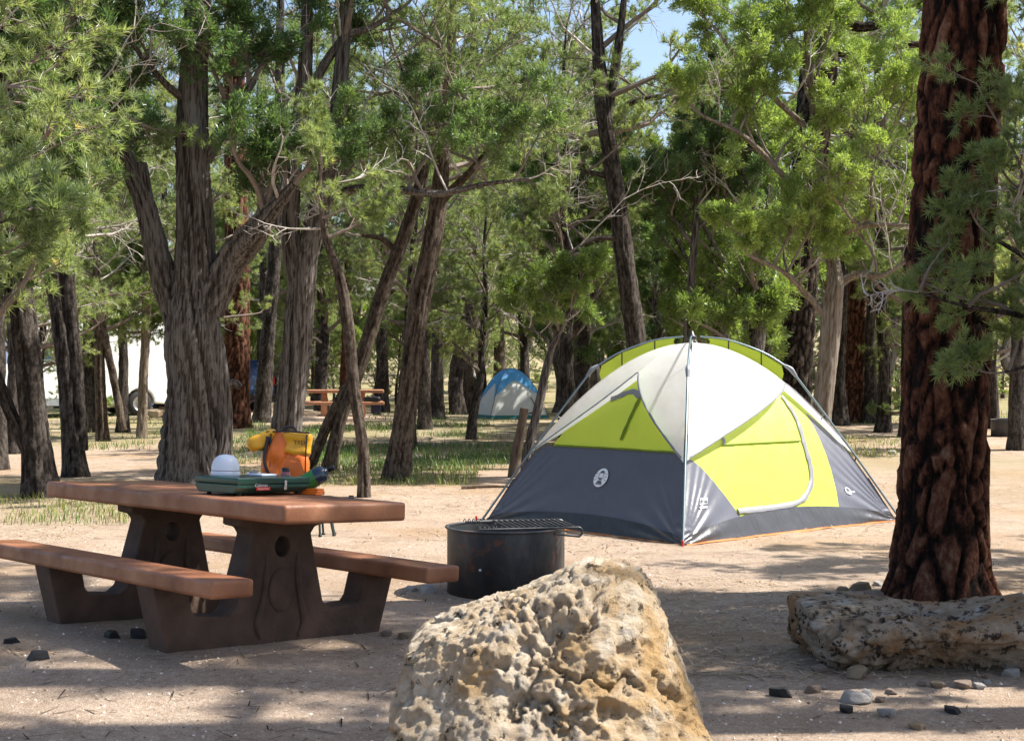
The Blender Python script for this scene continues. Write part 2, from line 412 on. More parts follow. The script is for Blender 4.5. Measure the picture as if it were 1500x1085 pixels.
def log_tube(g, path, kind, sides=24, step=.06, flare=0., seed=0, cap=False):
    """one trunk or limb with bark relief; path rows x,y,z,r"""
    path = np.asarray(path, float)
    L = np.linalg.norm(np.diff(path[:, :3], axis=0), axis=1).sum()
    n = int(max(5, min(240, L / step)))
    p = resample(path, n); P, R = p[:, :3], p[:, 3]
    T, N, Bn = (k[0] for k in frames(P[None]))
    # parallel transport so ridges do not spin
    for i in range(1, n):
        u = N[i - 1] - T[i] * (N[i - 1] @ T[i]); N[i] = u / np.linalg.norm(u); Bn[i] = np.cross(T[i], N[i])
    a = np.arange(sides) / sides * 2 * PI
    s = np.linspace(0, L, n)
    A, S = np.meshgrid(a, s); RR = R[:, None] * np.ones_like(A)
    cx, cy = np.cos(A), np.sin(A)
    if kind == 'jun':
        tw = A + S * .5
        q = np.stack([np.cos(tw) * 2.6, np.sin(tw) * 2.6, S * .35 + seed * 9], -1)
        n1 = fbm(q, 3, seed); n2 = fbm(q * np.array([2.8, 2.8, 1.5]), 3, seed + 5)
        rid = 1 - np.abs(n2) * 2
        h = np.clip(.5 + .5 * rid, 0, 1)
        rad = RR * (.93 + .24 * n1 + .13 * rid)
    elif kind == 'pon':
        k = max(3, int(round(R.mean() * 2 * PI / .105)))
        wz = fbm(np.stack([cx * 2, cy * 2, S * 2.2], -1), 2, seed)
        pa = np.stack([(A / (2 * PI) * k + wz * .45).ravel(), (S / .27 + wz * 1.2).ravel()], 1)
        f1, f2, cid = vor2(pa, seed, k)
        e = (f2 - f1).reshape(A.shape); h = sstep(.03, .38, e) * (.55 + .45 * cid.reshape(A.shape))
        # wrap: fade the seam cell
        rad = RR * (1 + .04 * fbm(np.stack([cx, cy, S], -1), 2, seed)) + (h - .5) * .045 * np.clip(R[:, None] / .25, .3, 1.2)
        rad += .010 * fbm(np.stack([cx * 9, cy * 9, S * 14], -1), 3, seed)
    else:
        q = np.stack([cx * 2.4, cy * 2.4, S * 2.2 + seed * 7], -1)
        n2 = fbm(q * np.array([1.7, 1.7, 1.]), 3, seed + 2); rid = 1 - np.abs(n2) * 2.4
        h = np.clip(.55 + .45 * rid, 0, 1)
        rad = RR * (.92 + .12 * fbm(q * .4, 2, seed) + .14 * rid)
    if flare:
        lob = 1 + .35 * noise(np.stack([cx * 1.7, cy * 1.7, cx * 0 + seed], -1), seed + 3)
        rad *= 1 + flare * np.exp(-S / .22) * lob
    v = P[:, None] + rad[..., None] * (cx[..., None] * N[:, None] + cy[..., None] * Bn[:, None])
    idx = np.arange(n * sides).reshape(n, sides)
    q = np.stack([idx[:-1], np.roll(idx[:-1], -1, 1), np.roll(idx[1:], -1, 1), idx[1:]], -1).reshape(-1, 4)
    g.add(v, q, h=h.ravel())
    # close the tip
    tip = P[-1] + T[-1] * R[-1] * (.4 if not cap else .08)
    vv = np.vstack([v[-1], tip]); f = np.array([[i, (i + 1) % sides, sides] for i in range(sides)])
    g.add(vv, f, h=.5)

# ------------------------------------------------------------------ growing trees
def grow(P0, D0, L, n, wander, up, r):
    B = len(P0); P = np.zeros((B, n, 3)); P[:, 0] = P0; D = D0.copy(); cur = P0.copy()
    for i in range(1, n):
        D = D + r.normal(0, wander, (B, 3)) + np.array([0, 0, up]); D /= np.linalg.norm(D, axis=1, keepdims=True)
        cur = cur + D * (L / (n - 1))[:, None]; P[:, i] = cur
    return P
def spawn(paths, k, t0, t1, ang, sd, r, flat=.0):
    """k children per path: positions, directions, t and the parent's index"""
    B, n, _ = paths.shape
    t = t0 + (t1 - t0) * (np.arange(k)[None] + r.random((B, k))) / k
    x = t * (n - 1); i = np.minimum(x.astype(int), n - 2); f = (x - i)[..., None]
    b = np.arange(B)[:, None]
    p = paths[b, i] * (1 - f) + paths[b, i + 1] * f
    T = paths[b, i + 1] - paths[b, i]; T /= np.linalg.norm(T, axis=2, keepdims=True) + 1e-9
    rv = r.normal(0, 1, T.shape); rv[..., 2] *= 1 - flat
    rv -= T * (rv * T).sum(2, keepdims=True); rv /= np.linalg.norm(rv, axis=2, keepdims=True) + 1e-9
    a = np.clip(r.normal(ang, sd, t.shape), .15, 1.9)[..., None]
    D = T * np.cos(a) + rv * np.sin(a)
    return p.reshape(-1, 3), D.reshape(-1, 3), t.ravel(), np.repeat(np.arange(B), k)

def tuft_templates(kind):
    r = np.random.default_rng(3); out = []
    for _ in range(5):
        tris = []
        if kind == 'pin': m, ln, w, sp = 16, .057, .0056, 1.2
        elif kind == 'pon': m, ln, w, sp = 16, .15, .008, 1.2
        else: m, ln, w, sp = 18, .055, .0132, 1.15
        for i in range(m):
            th = r.random() ** .6 * sp; ph = r.random() * 2 * PI
            d = np.array([math.sin(th) * math.cos(ph), math.sin(th) * math.sin(ph), math.cos(th)])
            s = np.cross(d, r.normal(0, 1, 3)); s /= np.linalg.norm(s)
            l = ln * r.uniform(.7, 1.15)
            if kind == 'jun':
                b = d * r.uniform(0, .6) * ln + r.normal(0, .012, 3); e = b + (d + r.normal(0, .35, 3)) * l * .75
                tris.append([b - s * w * .3, e + s * w * .5, e - s * w * .35 + d * l * .3])
            else:
                b = np.array([0, 0, r.uniform(-.35, .15) * ln])
                tris.append([b - s * w / 2, b + s * w / 2, b + d * l])
        out.append(np.array(tris))
    return np.array(out)                           # (5,m,3,3)
TPL = {k: tuft_templates(k) for k in ('pin', 'pon', 'jun')}
def add_tufts(g, P, D, S, kind, r, tint_seed=0, tint_scale=1.1):
    B = len(P)
    if not B: return
    D = D / (np.linalg.norm(D, axis=1, keepdims=True) + 1e-9)
    a = r.normal(0, 1, (B, 3)); X = np.cross(D, a); X /= np.linalg.norm(X, axis=1, keepdims=True) + 1e-9
    Y = np.cross(D, X); Rm = np.stack([X, Y, D], 2)          # columns
    T = TPL[kind][r.integers(0, 5, B)]                        # (B,m,3,3)
    m = T.shape[1]
    v = np.einsum('bij,bmkj->bmki', Rm, T) * S[:, None, None, None] + P[:, None, None]
    tint = .5 + .32 * fbm(P * tint_scale, 2, tint_seed) + r.normal(0, .14, B)
    tint = np.repeat(np.clip(tint, 0, 1), m * 3)
    g.add(v.reshape(-1, 3), np.arange(B * m * 3).reshape(-1, 3), tint=tint)

KIND = {
    'jun': dict(bark='jun', mat='b_jun', leaf='jun', tuft='jun', up0=.75, trop=.10, l1=1.35, ang2=.75, wander=.20, tsz=1.2, k=(5, 5, 4), ntuft=2),
    'pin': dict(bark='pin', mat='b_pin', leaf='pin', tuft='pin', up0=.25, trop=.06, l1=1.7, ang2=.85, wander=.16, tsz=1.5, k=(5, 5, 4), ntuft=2),
    'pon': dict(bark='pin', mat='b_pon', leaf='pon', tuft='pon', up0=.12, trop=.05, l1=1.9, ang2=.8, wander=.14, tsz=1.25, k=(5, 5, 3), ntuft=2),
}
def crown(kind, limbs, n1, seed, origin, scale=1., keep=None, tsz=1., shape=None, dead=.2, spread=1., k=None):
    """limbs: list of (path Nx4, t0, t1, weight); returns Geo leaves, wood, dead wood"""
    K = KIND[kind]; r = np.random.default_rng(seed)
    gl, gw, gd = Geo(), Geo(), Geo()
    k2, k3, k4 = k or K['k']
    wt = np.array([l[3] for l in limbs], float); cnt = np.maximum(1, np.round(wt / wt.sum() * n1)).astype(int)
    P0 = []; D0 = []; L1 = []; R1 = []
    for (path, t0, t1, w), c in zip(limbs, cnt):
        p = resample(path, 24); q = p[None, :, :3]
        pos, _, t, _ = spawn(q, c, t0, t1, 1.2, .2, r)
        az = np.arange(c) * 2.4 + r.random() * 6 + r.normal(0, .4, c)
        tt = (t - t0) / max(1e-3, t1 - t0)
        el = K['up0'] + r.normal(0, .22, c) + tt * .45
        d = np.stack([np.cos(az) * np.cos(el), np.sin(az) * np.cos(el), np.sin(el)], 1)
        sh = (np.sin(np.clip(.18 + .72 * tt, 0, 1) * PI) ** .7) if shape is None else shape(tt)
        P0.append(pos); D0.append(d); L1.append(K['l1'] * scale * spread * (.45 + .7 * sh) * r.uniform(.75, 1.2, c))
        R1.append(np.interp(t, np.linspace(0, 1, 24), p[:, 3]) * .45 + .008)
        # limb tip carries foliage too
        P0.append(q[0, -1:]); D0.append(q[0, -1:] - q[0, -2:-1]); L1.append(np.array([K['l1'] * scale * .6])); R1.append(p[-1:, 3])
    P0 = np.concatenate(P0); D0 = np.concatenate(D0); L1 = np.concatenate(L1); R1 = np.minimum(np.concatenate(R1), .05 * scale + L1 * .012)
    D0 /= np.linalg.norm(D0, axis=1, keepdims=True) + 1e-9
    lv1 = grow(P0, D0, L1, 7, K['wander'], K['trop'], r)
    isdead = r.random(len(lv1)) < dead
    tp = np.linspace(1, .25, 7)[None]
    live, dd = lv1[~isdead], lv1[isdead]
    batch_tubes(gw, live - origin, R1[~isdead][:, None] * tp, 5)
    batch_tubes(gd, dd - origin, R1[isdead][:, None] * tp * .6, 4)
    if len(dd):                                   # bare grey twigs
        p, d, t, ix = spawn(dd, 7, .2, 1, .8, .2, r)
        l = L1[isdead][ix] * .38 * r.uniform(.5, 1.2, len(ix))
        w2 = grow(p, d, l, 5, .25, .02, r); batch_tubes(gd, w2 - origin, np.linspace(.007, .003, 5)[None] * np.ones((len(w2), 1)), 3)
        p, d, t, ix2 = spawn(w2, 4, .2, 1, .7, .2, r)
        w3 = grow(p, d, l[ix2] * .5, 4, .3, .0, r); batch_tubes(gd, w3 - origin, np.linspace(.004, .0018, 4)[None] * np.ones((len(w3), 1)), 3)
    p, d, t, ix = spawn(live, k2, .22, 1, K['ang2'], .2, r, .3)
    L2 = L1[~isdead][ix] * .46 * (1.15 - .5 * t) * r.uniform(.7, 1.25, len(ix))
    lv2 = grow(p, d, L2, 4, K['wander'] * 1.1, K['trop'], r)
    batch_tubes(gw, lv2 - origin, np.linspace(.011, .005, 4)[None] * scale * np.ones((len(lv2), 1)), 4)
    p, d, t, ix = spawn(lv2, k3, .15, 1, K['ang2'] * .95, .2, r, .2)
    L3 = L2[ix] * .48 * (1.1 - .4 * t) * r.uniform(.7, 1.25, len(ix))
    lv3 = grow(p, d, L3, 3, K['wander'] * 1.2, K['trop'] * 1.4, r)
    batch_tubes(gw, lv3 - origin, np.linspace(.0055, .003, 3)[None] * scale * np.ones((len(lv3), 1)), 3)
    p, d, t, ix = spawn(lv3, k4, .2, 1, .75, .2, r)
    L4 = np.maximum(.07, L3[ix] * .5) * r.uniform(.7, 1.2, len(ix))
    lv4 = grow(p, d, L4, 3, .15, .12, r)
    q = lv4 if K['ntuft'] < 3 else lv4
    pos, dirs, _, _ = spawn(q, K['ntuft'], .35, 1.05, .35, .2, r)
    dirs[:, 2] += .25
    if keep is not None:
        mk = keep(pos); pos, dirs = pos[mk], dirs[mk]
    S = K['tsz'] * tsz * r.uniform(.75, 1.25, len(pos))
    add_tufts(gl, pos - origin, dirs, S, K['tuft'], r, seed)
    return gl, gw, gd

def wob(r, x, y, z0, z1, n, rad0, rad1, lean=(0, 0), w=.08):
    t = np.linspace(0, 1, n); z = z0 + (z1 - z0) * t
    ox = np.concatenate([[0], np.cumsum(r.normal(0, w, n - 1))]); oy = np.concatenate([[0], np.cumsum(r.normal(0, w, n - 1))])
    return np.stack([x + ox + lean[0] * t, y + oy + lean[1] * t, z, rad0 + (rad1 - rad0) * t ** .8], 1)

def tree(name, label, kind, base, limbs, crowns, seed, n1=26, matb=None, leaf=None, group=None, sides=24, flare=.35, step=.06,
         trunk_kind=None, cat='tree', **kw):
    """limbs: list of Nx4 world paths (first is the trunk); crowns: list of (limb index, t0, t1, weight)"""
    K = KIND[kind]; origin = np.array(base, float)
    root = empty(name, base, 0, label, cat, group)
    g = Geo()
    for i, l in enumerate(limbs):
        l = np.array(l, float)
        if i == 0: l[0, 2] = min(l[0, 2], origin[2] - .08)
        l2 = l.copy(); l2[:, :3] -= origin
        rr = l[:, 3].max()
        log_tube(g, l2, trunk_kind or K['bark'], sides if i == 0 else max(8, int(sides * .6)), step, flare if i == 0 else 0, seed + i)
    g.build('trunk', M[matb or K['mat']], root, True)
    if crowns:
        gl, gw, gd = crown(kind, [(np.array(limbs[i], float), a, b, w) for i, a, b, w in crowns], n1, seed, origin, **kw)
        if gw.n: gw.build('branches', M['twig'], root)['kind'] = 'stuff'
        if gd.n: gd.build('dead_branches', M['dead'], root)['kind'] = 'stuff'
        gl.build('crown', M[leaf or K['leaf']], root)['kind'] = 'stuff'
    return root
def place(o, x, y, rz, s, label=None, group=None):
    o.location = (x, y, gz(x, y)); o.rotation_euler = (0, 0, rz); o.scale = (s, s, s)
    if label: o['label'] = label
    if group: o['group'] = group
def px_path(d, pts, dd=0):
    """trunk path from (px, py, width px[, extra depth])"""
    out = []
    for p in pts:
        e = d + (p[3] if len(p) > 3 else 0)
        q = pt(p[0], p[1], e); out.append([*q, p[2] / 2 / F * e])
    return np.array(out)

# ------------------------------------------------------------------ the ground sheet
def polar_ground():
    rs = np.concatenate([np.linspace(.5, 4, 12), np.linspace(4.1, 16, 140), np.geomspace(16.3, 90, 60), np.geomspace(95, 900, 24)])
    fan = np.concatenate([np.linspace(-math.radians(26), math.radians(26), 190), np.linspace(math.radians(28), math.radians(332), 60)])
    A, R = np.meshgrid(fan, rs)
    X, Y = R * np.sin(A), R * np.cos(A)
    Z = ground(X.ravel(), Y.ravel()).reshape(X.shape)
    p = np.stack([X, Y, X * 0], -1)
    Z = Z + .006 * fbm(p * 6, 3, 21) * (R < 18)
    n, m = X.shape; v = np.stack([X, Y, Z], -1).reshape(-1, 3)
    idx = np.arange(n * m).reshape(n, m)
    q = np.stack([idx[:-1], idx[1:], np.roll(idx[1:], -1, 1), np.roll(idx[:-1], -1, 1)], -1).reshape(-1, 4)
    cov = np.clip(.1 + .95 * fbm(p * .22, 3, 31) + .55 * sstep(20, 60, R), 0, .85) * sstep(13, 20, R)
    g = Geo(); g.add(v, q, cover=cov.ravel())
    c = np.vstack([v[:m], [[0, 0, gz(0, 0)]]]); g.add(c, np.array([[i, (i + 1) % m, m] for i in range(m)]))
    o = g.build('ground', M['dirt'], None, True); o['kind'] = 'structure'
polar_ground()

# ------------------------------------------------------------------ trees one can tell apart
def hero(name, label, kind, stems, crowns, seed, **kw):
    b = at(stems[0][0][0], stems[0][0][1]); d = b.y
    limbs = [px_path(d, s) for s in stems]
    return tree(name, label, kind, tuple(b), limbs, crowns, seed, **kw)

def behind(name, label, kind, d, stems, crowns, seed, **kw):
    limbs = [px_path(d, s) for s in stems]
    b = limbs[0][0][:3].copy(); b[2] = gz(b[0], b[1]); limbs[0][0][2] = b[2]
    return tree(name, label, kind, tuple(b), limbs, crowns, seed, **kw)

# the big ponderosa at the right
hero('ponderosa_pine', 'thick straight ponderosa pine with dark red plated bark behind the flat grey boulder', 'pon',
     [[(1376, 872, 134), (1378, 800, 124), (1384, 600, 118), (1392, 400, 116), (1402, 200, 114), (1413, 0, 112), (1424, -220, 100), (1440, -700, 84), (1455, -1300, 60), (1465, -1900, 26)],
      [(1462, -1000, 20), (1380, -1080, 14, -.4), (1260, -1100, 8, -.8)], [(1445, -900, 22), (1560, -980, 16, -.3), (1700, -1000, 8, -.6)]],
     [(0, .45, .98, 6), (1, .3, 1, 1), (2, .3, 1, 1)], 11, n1=26, k=(5, 4, 3), sides=120, step=.022, flare=.42, trunk_kind='pon', tsz=1.15, scale=.95)
# left side
hero('pinyon_pine', 'dark-barked pinyon leaning left with a thin second stem at its foot', 'pin',
     [[(62, 728, 48), (52, 640, 40), (40, 520, 38), (28, 400, 35), (18, 280, 31), (4, 180, 30), (-8, 60, 24), (-20, -80, 16), (-24, -200, 8)],
      [(60, 705, 18), (34, 645, 18), (8, 585, 17), (-30, 490, 14), (-60, 400, 9)],
      [(10, 215, 16), (60, 170, 12), (120, 150, 9, .3), (170, 165, 6, .5)], [(2, 160, 14), (40, 80, 10), (90, 30, 7, -.4)]],
     [(0, .55, .98, 5), (1, .7, 1, .7), (2, .2, 1, 2), (3, .3, 1, 2)], 21, n1=22, sides=44, dead=.6)
hero('pinyon_pine', 'twin-stemmed rough grey pinyon standing just left of the big split juniper', 'pin',
     [[(112, 698, 34), (102, 600, 26), (90, 480, 25), (76, 380, 28), (60, 280, 25), (46, 180, 22), (36, 60, 16), (30, -60, 10)],
      [(118, 660, 22), (112, 560, 20), (104, 460, 18), (100, 380, 20), (122, 290, 15), (150, 200, 11), (165, 90, 7)]],
     [(0, .5, .98, 3), (1, .5, 1, 3)], 22, n1=22, sides=40, dead=.55)
hero('juniper_tree', 'massive old grey juniper with split furrowed trunk behind the picnic table', 'jun',
     [[(285, 716, 96), (282, 650, 82), (285, 560, 76), (283, 490, 76), (284, 420, 60), (285, 330, 50), (283, 220, 46), (284, 110, 40), (290, 0, 33), (292, -120, 26), (295, -220, 12)],
      [(268, 480, 46), (238, 400, 36), (212, 300, 30), (182, 232, 24), (150, 195, 15, -.2), (100, 165, 8, -.4)],
      [(244, 405, 24), (218, 320, 23), (205, 240, 18)],
      [(302, 455, 52), (336, 386, 44), (370, 345, 38, -.2), (398, 310, 24, -.4), (432, 270, 12, -.6)],
      [(300, 235, 20), (325, 192, 18), (342, 165, 14), (372, 118, 9)],
      [(322, 712, 30), (329, 630, 24), (324, 560, 26), (310, 470, 22)],
      [(276, 150, 14), (240, 120, 10, -.3), (190, 60, 6, -.5)], [(325, 570, 14), (342, 560, 12), (352, 567, 9)]],
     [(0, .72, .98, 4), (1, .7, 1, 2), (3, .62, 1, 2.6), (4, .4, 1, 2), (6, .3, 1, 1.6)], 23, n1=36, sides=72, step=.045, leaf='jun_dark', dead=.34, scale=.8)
hero('ponderosa_pine', 'straight red-barked ponderosa rising behind the massive old juniper', 'pon',
     [[(345, 627, 44), (346, 600, 38), (348, 420, 35), (346, 300, 33), (344, 170, 30), (342, 0, 26), (340, -200, 18), (339, -330, 8)]],
     [(0, .5, .98, 1)], 24, k=(4, 4, 4), n1=18, matb='b_red', sides=60, trunk_kind='pon', step=.05, scale=.9)
hero('pinyon_pine', 'slim nearly black pine trunk between the red ponderosa and grey forked juniper', 'pin',
     [[(383, 619, 25), (392, 500, 22), (402, 380, 20), (408, 250, 17), (410, 60, 13), (412, -120, 6)]], [(0, .45, .98, 1)], 25, k=(4, 4, 4), n1=16)
hero('juniper_tree', 'pale grey forked juniper with shredded bark behind the orange backpack', 'jun',
     [[(412, 712, 54), (418, 645, 43), (430, 550, 38), (438, 460, 38), (447, 385, 36), (452, 345, 30)],
      [(440, 430, 30), (427, 340, 26), (432, 230, 22), (445, 120, 20), (450, 0, 16), (452, -120, 9)],
      [(450, 370, 34), (466, 305, 27), (488, 220, 24), (500, 100, 21), (510, -20, 15), (516, -140, 8)],
      [(458, 325, 20), (500, 283, 14), (560, 275, 12, -.2), (640, 284, 10, -.4), (710, 270, 7, -.6), (775, 262, 4, -.8)],
      [(455, 335, 20), (500, 255, 16, .2), (545, 205, 13, .3), (600, 190, 10, .4), (660, 182, 6, .6)],
      [(448, 140, 14), (500, 60, 11), (545, 40, 8), (590, 10, 5)], [(440, 530, 14), (452, 520, 12), (458, 508, 7)]],
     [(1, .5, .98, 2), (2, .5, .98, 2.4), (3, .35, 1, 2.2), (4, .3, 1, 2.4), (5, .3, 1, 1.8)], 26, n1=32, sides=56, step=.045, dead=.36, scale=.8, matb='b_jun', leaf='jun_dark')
hero('pinyon_pine', 'brown pine leaning right with a crossing second stem beside the forked juniper', 'pin',
     [[(478, 693, 21), (500, 610, 19), (525, 540, 20), (560, 430, 22), (590, 350, 20), (610, 290, 19), (625, 230, 14), (640, 160, 9), (650, 60, 5)],
      [(452, 692, 14), (478, 625, 15), (508, 568, 16), (524, 545, 14)], [(582, 370, 10), (560, 350, 8), (530, 345, 5)]],
     [(0, .62, .98, 3), (2, .5, 1, .6)], 27, n1=10, matb='b_brown', sides=36, dead=.4, scale=.9)
hero('pinyon_pine', 'thin crooked sapling trunk just behind the end of the picnic table', 'pin',
     [[(533, 728, 17), (531, 655, 16), (518, 565, 17), (509, 470, 17), (496, 400, 15), (478, 350, 11), (470, 300, 7), (468, 240, 4)]],
     [(0, .75, 1, 1)], 28, n1=8, matb='b_brown', sides=24, scale=.55, dead=.5)
hero('pinyon_pine', 'stout brown pine leaning slightly right between the table and the big tent', 'pin',
     [[(580, 704, 38), (592, 620, 32), (605, 520, 30), (618, 430, 29), (635, 340, 27), (645, 270, 23), (651, 190, 17), (660, 80, 14), (666, -60, 7)],
      [(640, 300, 14), (690, 250, 10, -.3), (740, 190, 7, -.5)], [(648, 220, 12), (610, 160, 9), (585, 90, 5)]],
     [(0, .6, .98, 4), (1, .3, 1, 2), (2, .3, 1, 1.5)], 29, n1=24, matb='b_brown', sides=48, dead=.3)
hero('juniper_tree', 'thin curved juniper sapling rising behind the cut stump beside the big tent', 'jun',
     [[(764, 698, 14), (778, 640, 13), (790, 590, 12), (800, 540, 11), (810, 505, 9), (828, 470, 6), (845, 430, 3)],
      [(806, 515, 6), (800, 495, 5), (770, 480, 3)]],
     [(0, .72, 1, 2), (1, .5, 1, 1)], 30, n1=10, scale=.55, dead=.3, leaf='jun')
# behind the tent
behind('pinyon_pine', 'tall black-barked forked pine rising straight behind the big tent', 'pin', 22,
     [[(946, 690, 32), (940, 570, 30), (930, 480, 29), (915, 380, 28), (905, 300, 26), (893, 220, 25), (882, 140, 23), (876, 60, 17), (868, -60, 10)],
      [(892, 190, 12), (922, 152, 10), (965, 140, 5)], [(889, 170, 17), (904, 80, 13), (914, 0, 9), (920, -90, 5)],
      [(912, 350, 10), (870, 350, 7, -.3), (820, 380, 4, -.6)], [(900, 260, 9), (850, 250, 6), (800, 240, 3)]],
     [(0, .62, .98, 3), (1, .5, 1, .7), (2, .4, 1, 2), (3, .4, 1, 1.2), (4, .4, 1, 1.2)], 31, n1=24, sides=36, dead=.32, tsz=1.1, spread=.85)
behind('ponderosa_pine', 'massive dark ponderosa trunk rising behind the right shoulder of the big tent', 'pon', 27,
     [[(1158, 664, 54), (1165, 560, 48), (1172, 440, 46), (1180, 330, 46), (1190, 200, 50), (1203, 60, 50), (1212, -60, 44), (1220, -260, 24)],
      [(1205, 20, 18), (1270, 40, 14), (1330, 10, 10), (1390, -20, 6)], [(1200, 80, 14), (1260, 75, 12), (1340, 65, 9), (1400, 70, 5)]],
     [(0, .6, .98, 3), (1, .3, 1, 1.4), (2, .3, 1, 1.4)], 32, k=(4, 4, 4), n1=24, sides=60, trunk_kind='pon', step=.05, tsz=1.1, matb='b_brown')
behind('juniper_tree', 'bright green juniper with a pale bare trunk leaning behind the big tent', 'jun', 20,
     [[(1190, 704, 34), (1204, 600, 28), (1213, 520, 27), (1220, 440, 26), (1224, 410, 20), (1212, 330, 15, .3), (1200, 230, 12, .4), (1188, 120, 9, .3), (1180, 20, 5)],
      [(1222, 420, 15), (1255, 402, 12), (1290, 404, 8, -.2), (1325, 385, 4, -.3)], [(1214, 470, 12), (1190, 440, 9), (1150, 400, 7, -.3), (1110, 380, 5, -.5)],
      [(1210, 320, 12), (1150, 260, 9), (1090, 200, 7, -.3), (1030, 170, 4, -.5)], [(1210, 300, 11), (1270, 240, 9), (1320, 170, 5)], [(1196, 200, 9), (1120, 130, 7), (1060, 60, 4)],
      [(1214, 350, 10), (1270, 330, 8, -.4), (1330, 330, 4, -.8)]],
     [(0, .68, .98, 3), (1, .4, 1, 1.6), (2, .4, 1, 2), (3, .3, 1, 2.6), (4, .3, 1, 2), (5, .3, 1, 2), (6, .3, 1, 2)], 33, n1=36, sides=44, matb='b_jun_pale', dead=.2, scale=.85, tsz=.95, k=(5, 5, 5))
behind('juniper_tree', 'slender dark green juniper between the black forked pine and pale leaning juniper', 'jun', 24,
     [[(1000, 678, 13), (1006, 500, 12), (1014, 400, 11), (1020, 320, 10), (1026, 220, 7), (1030, 130, 4)], [(1016, 360, 7), (985, 320, 5), (950, 290, 3)], [(1018, 340, 7), (1060, 290, 5), (1090, 250, 3)]],
     [(0, .62, .98, 3), (1, .3, 1, 1.6), (2, .3, 1, 1.6)], 34, n1=22, leaf='jun_dark', scale=.8)
hero('ponderosa_pine', 'reddish ponderosa trunk right of the big tent, lit along its side', 'pon',
     [[(1250, 619, 32), (1252, 540, 27), (1255, 440, 26), (1256, 300, 25), (1255, 100, 22), (1254, -120, 14), (1254, -260, 6)]], [(0, .5, .98, 1)], 35, k=(4, 4, 4), n1=18, matb='b_red', sides=48, trunk_kind='pon', step=.06)
hero('pinyon_pine', 'dark pine trunk touching the reddish ponderosa right of the big tent', 'pin',
     [[(1231, 623, 24), (1228, 560, 20), (1232, 460, 18), (1236, 330, 16), (1238, 150, 12), (1240, -20, 6)]], [(0, .45, .98, 1)], 36, k=(4, 4, 4), n1=14)
hero('pinyon_pine', 'lone black pine trunk standing between the tent and the thick ponderosa', 'pin',
     [[(1293, 633, 22), (1296, 560, 18), (1291, 440, 17), (1289, 300, 15), (1286, 120, 11), (1285, -30, 6)]], [(0, .42, .98, 1)], 37, k=(4, 4, 4), n1=16)
hero('juniper_tree', 'small juniper with a pale straight stem in front of the white van', 'jun',
     [[(208, 642, 14), (210, 560, 13), (213, 500, 12), (213, 440, 9), (214, 380, 5)]], [(0, .55, .98, 1)], 38, n1=14, matb='b_jun_pale', scale=.6)
hero('pinyon_pine', 'short pinyon with a stubby brown stem in front of the white van', 'pin',
     [[(151, 646, 18), (147, 570, 16), (145, 500, 15), (142, 420, 11), (140, 330, 6)], [(180, 630, 12), (168, 560, 12), (155, 500, 11), (146, 450, 9)]],
     [(0, .5, .98, 1)], 39, n1=18, matb='b_brown')
hero('pinyon_pine', 'leaning dark pine at the left of the group beside the blue tent', 'pin',
     [[(672, 607, 24), (668, 560, 22), (676, 510, 20), (690, 470, 18), (700, 400, 14), (705, 280, 8)]], [(0, .5, .98, 1)], 40, k=(4, 4, 4), n1=14)
hero('ponderosa_pine', 'broad brown trunk in the group beside the blue tent', 'pon',
     [[(691, 606, 26), (690, 560, 23), (692, 480, 22), (693, 300, 19), (694, 100, 14), (694, -60, 7)]], [(0, .5, .98, 1)], 41, k=(4, 4, 4), n1=16, matb='b_brown')
hero('pinyon_pine', 'thinnest trunk of the group, touching the blue tent', 'pin',
     [[(707, 604, 15), (706, 540, 13), (708, 460, 11), (712, 350, 8), (714, 250, 4)]], [(0, .45, .98, 1)], 42, k=(4, 4, 4), n1=10, scale=.8)
# pinyon just right of the frame whose sprays cross the ponderosa
hx = Vector((3.75, 9.0, 0)); hx.z = gz(3.75, 9.0)
tree('pinyon_pine', 'bent pinyon whose needle sprays hang across the thick ponderosa trunk', 'pin', tuple(hx),
     [np.array([[3.75, 9.0, hx.z, .1], [3.72, 9.0, .8, .09], [3.58, 9.02, 1.5, .08], [3.38, 9.05, 2.0, .065], [3.42, 9.0, 2.7, .05], [3.6, 8.9, 3.6, .03], [3.7, 8.9, 4.4, .012]]),
      np.array([[3.5, 9.0, 1.75, .03], [3.1, 8.7, 1.85, .02], [2.75, 8.6, 1.9, .012], [2.45, 8.55, 1.98, .006]]),
      np.array([[3.4, 9.0, 2.1, .03], [3.15, 8.7, 2.2, .02], [2.9, 8.6, 2.32, .01]]),
      np.array([[3.4, 9.0, 2.3, .03], [3.3, 8.8, 2.5, .02], [3.05, 8.6, 2.62, .01]]),
      np.array([[3.5, 9.0, 1.7, .03], [3.2, 8.75, 1.55, .015], [3.0, 8.65, 1.5, .008]])],
     [(0, .6, .98, 3), (1, .35, 1, 1), (2, .3, 1, 1), (3, .3, 1, 1), (4, .4, 1, .6)], 51, n1=17, scale=.36, tsz=.72, sides=24, dead=.1)
lx = Vector((-2.75, 5.9, 0)); lx.z = gz(-2.75, 5.9)
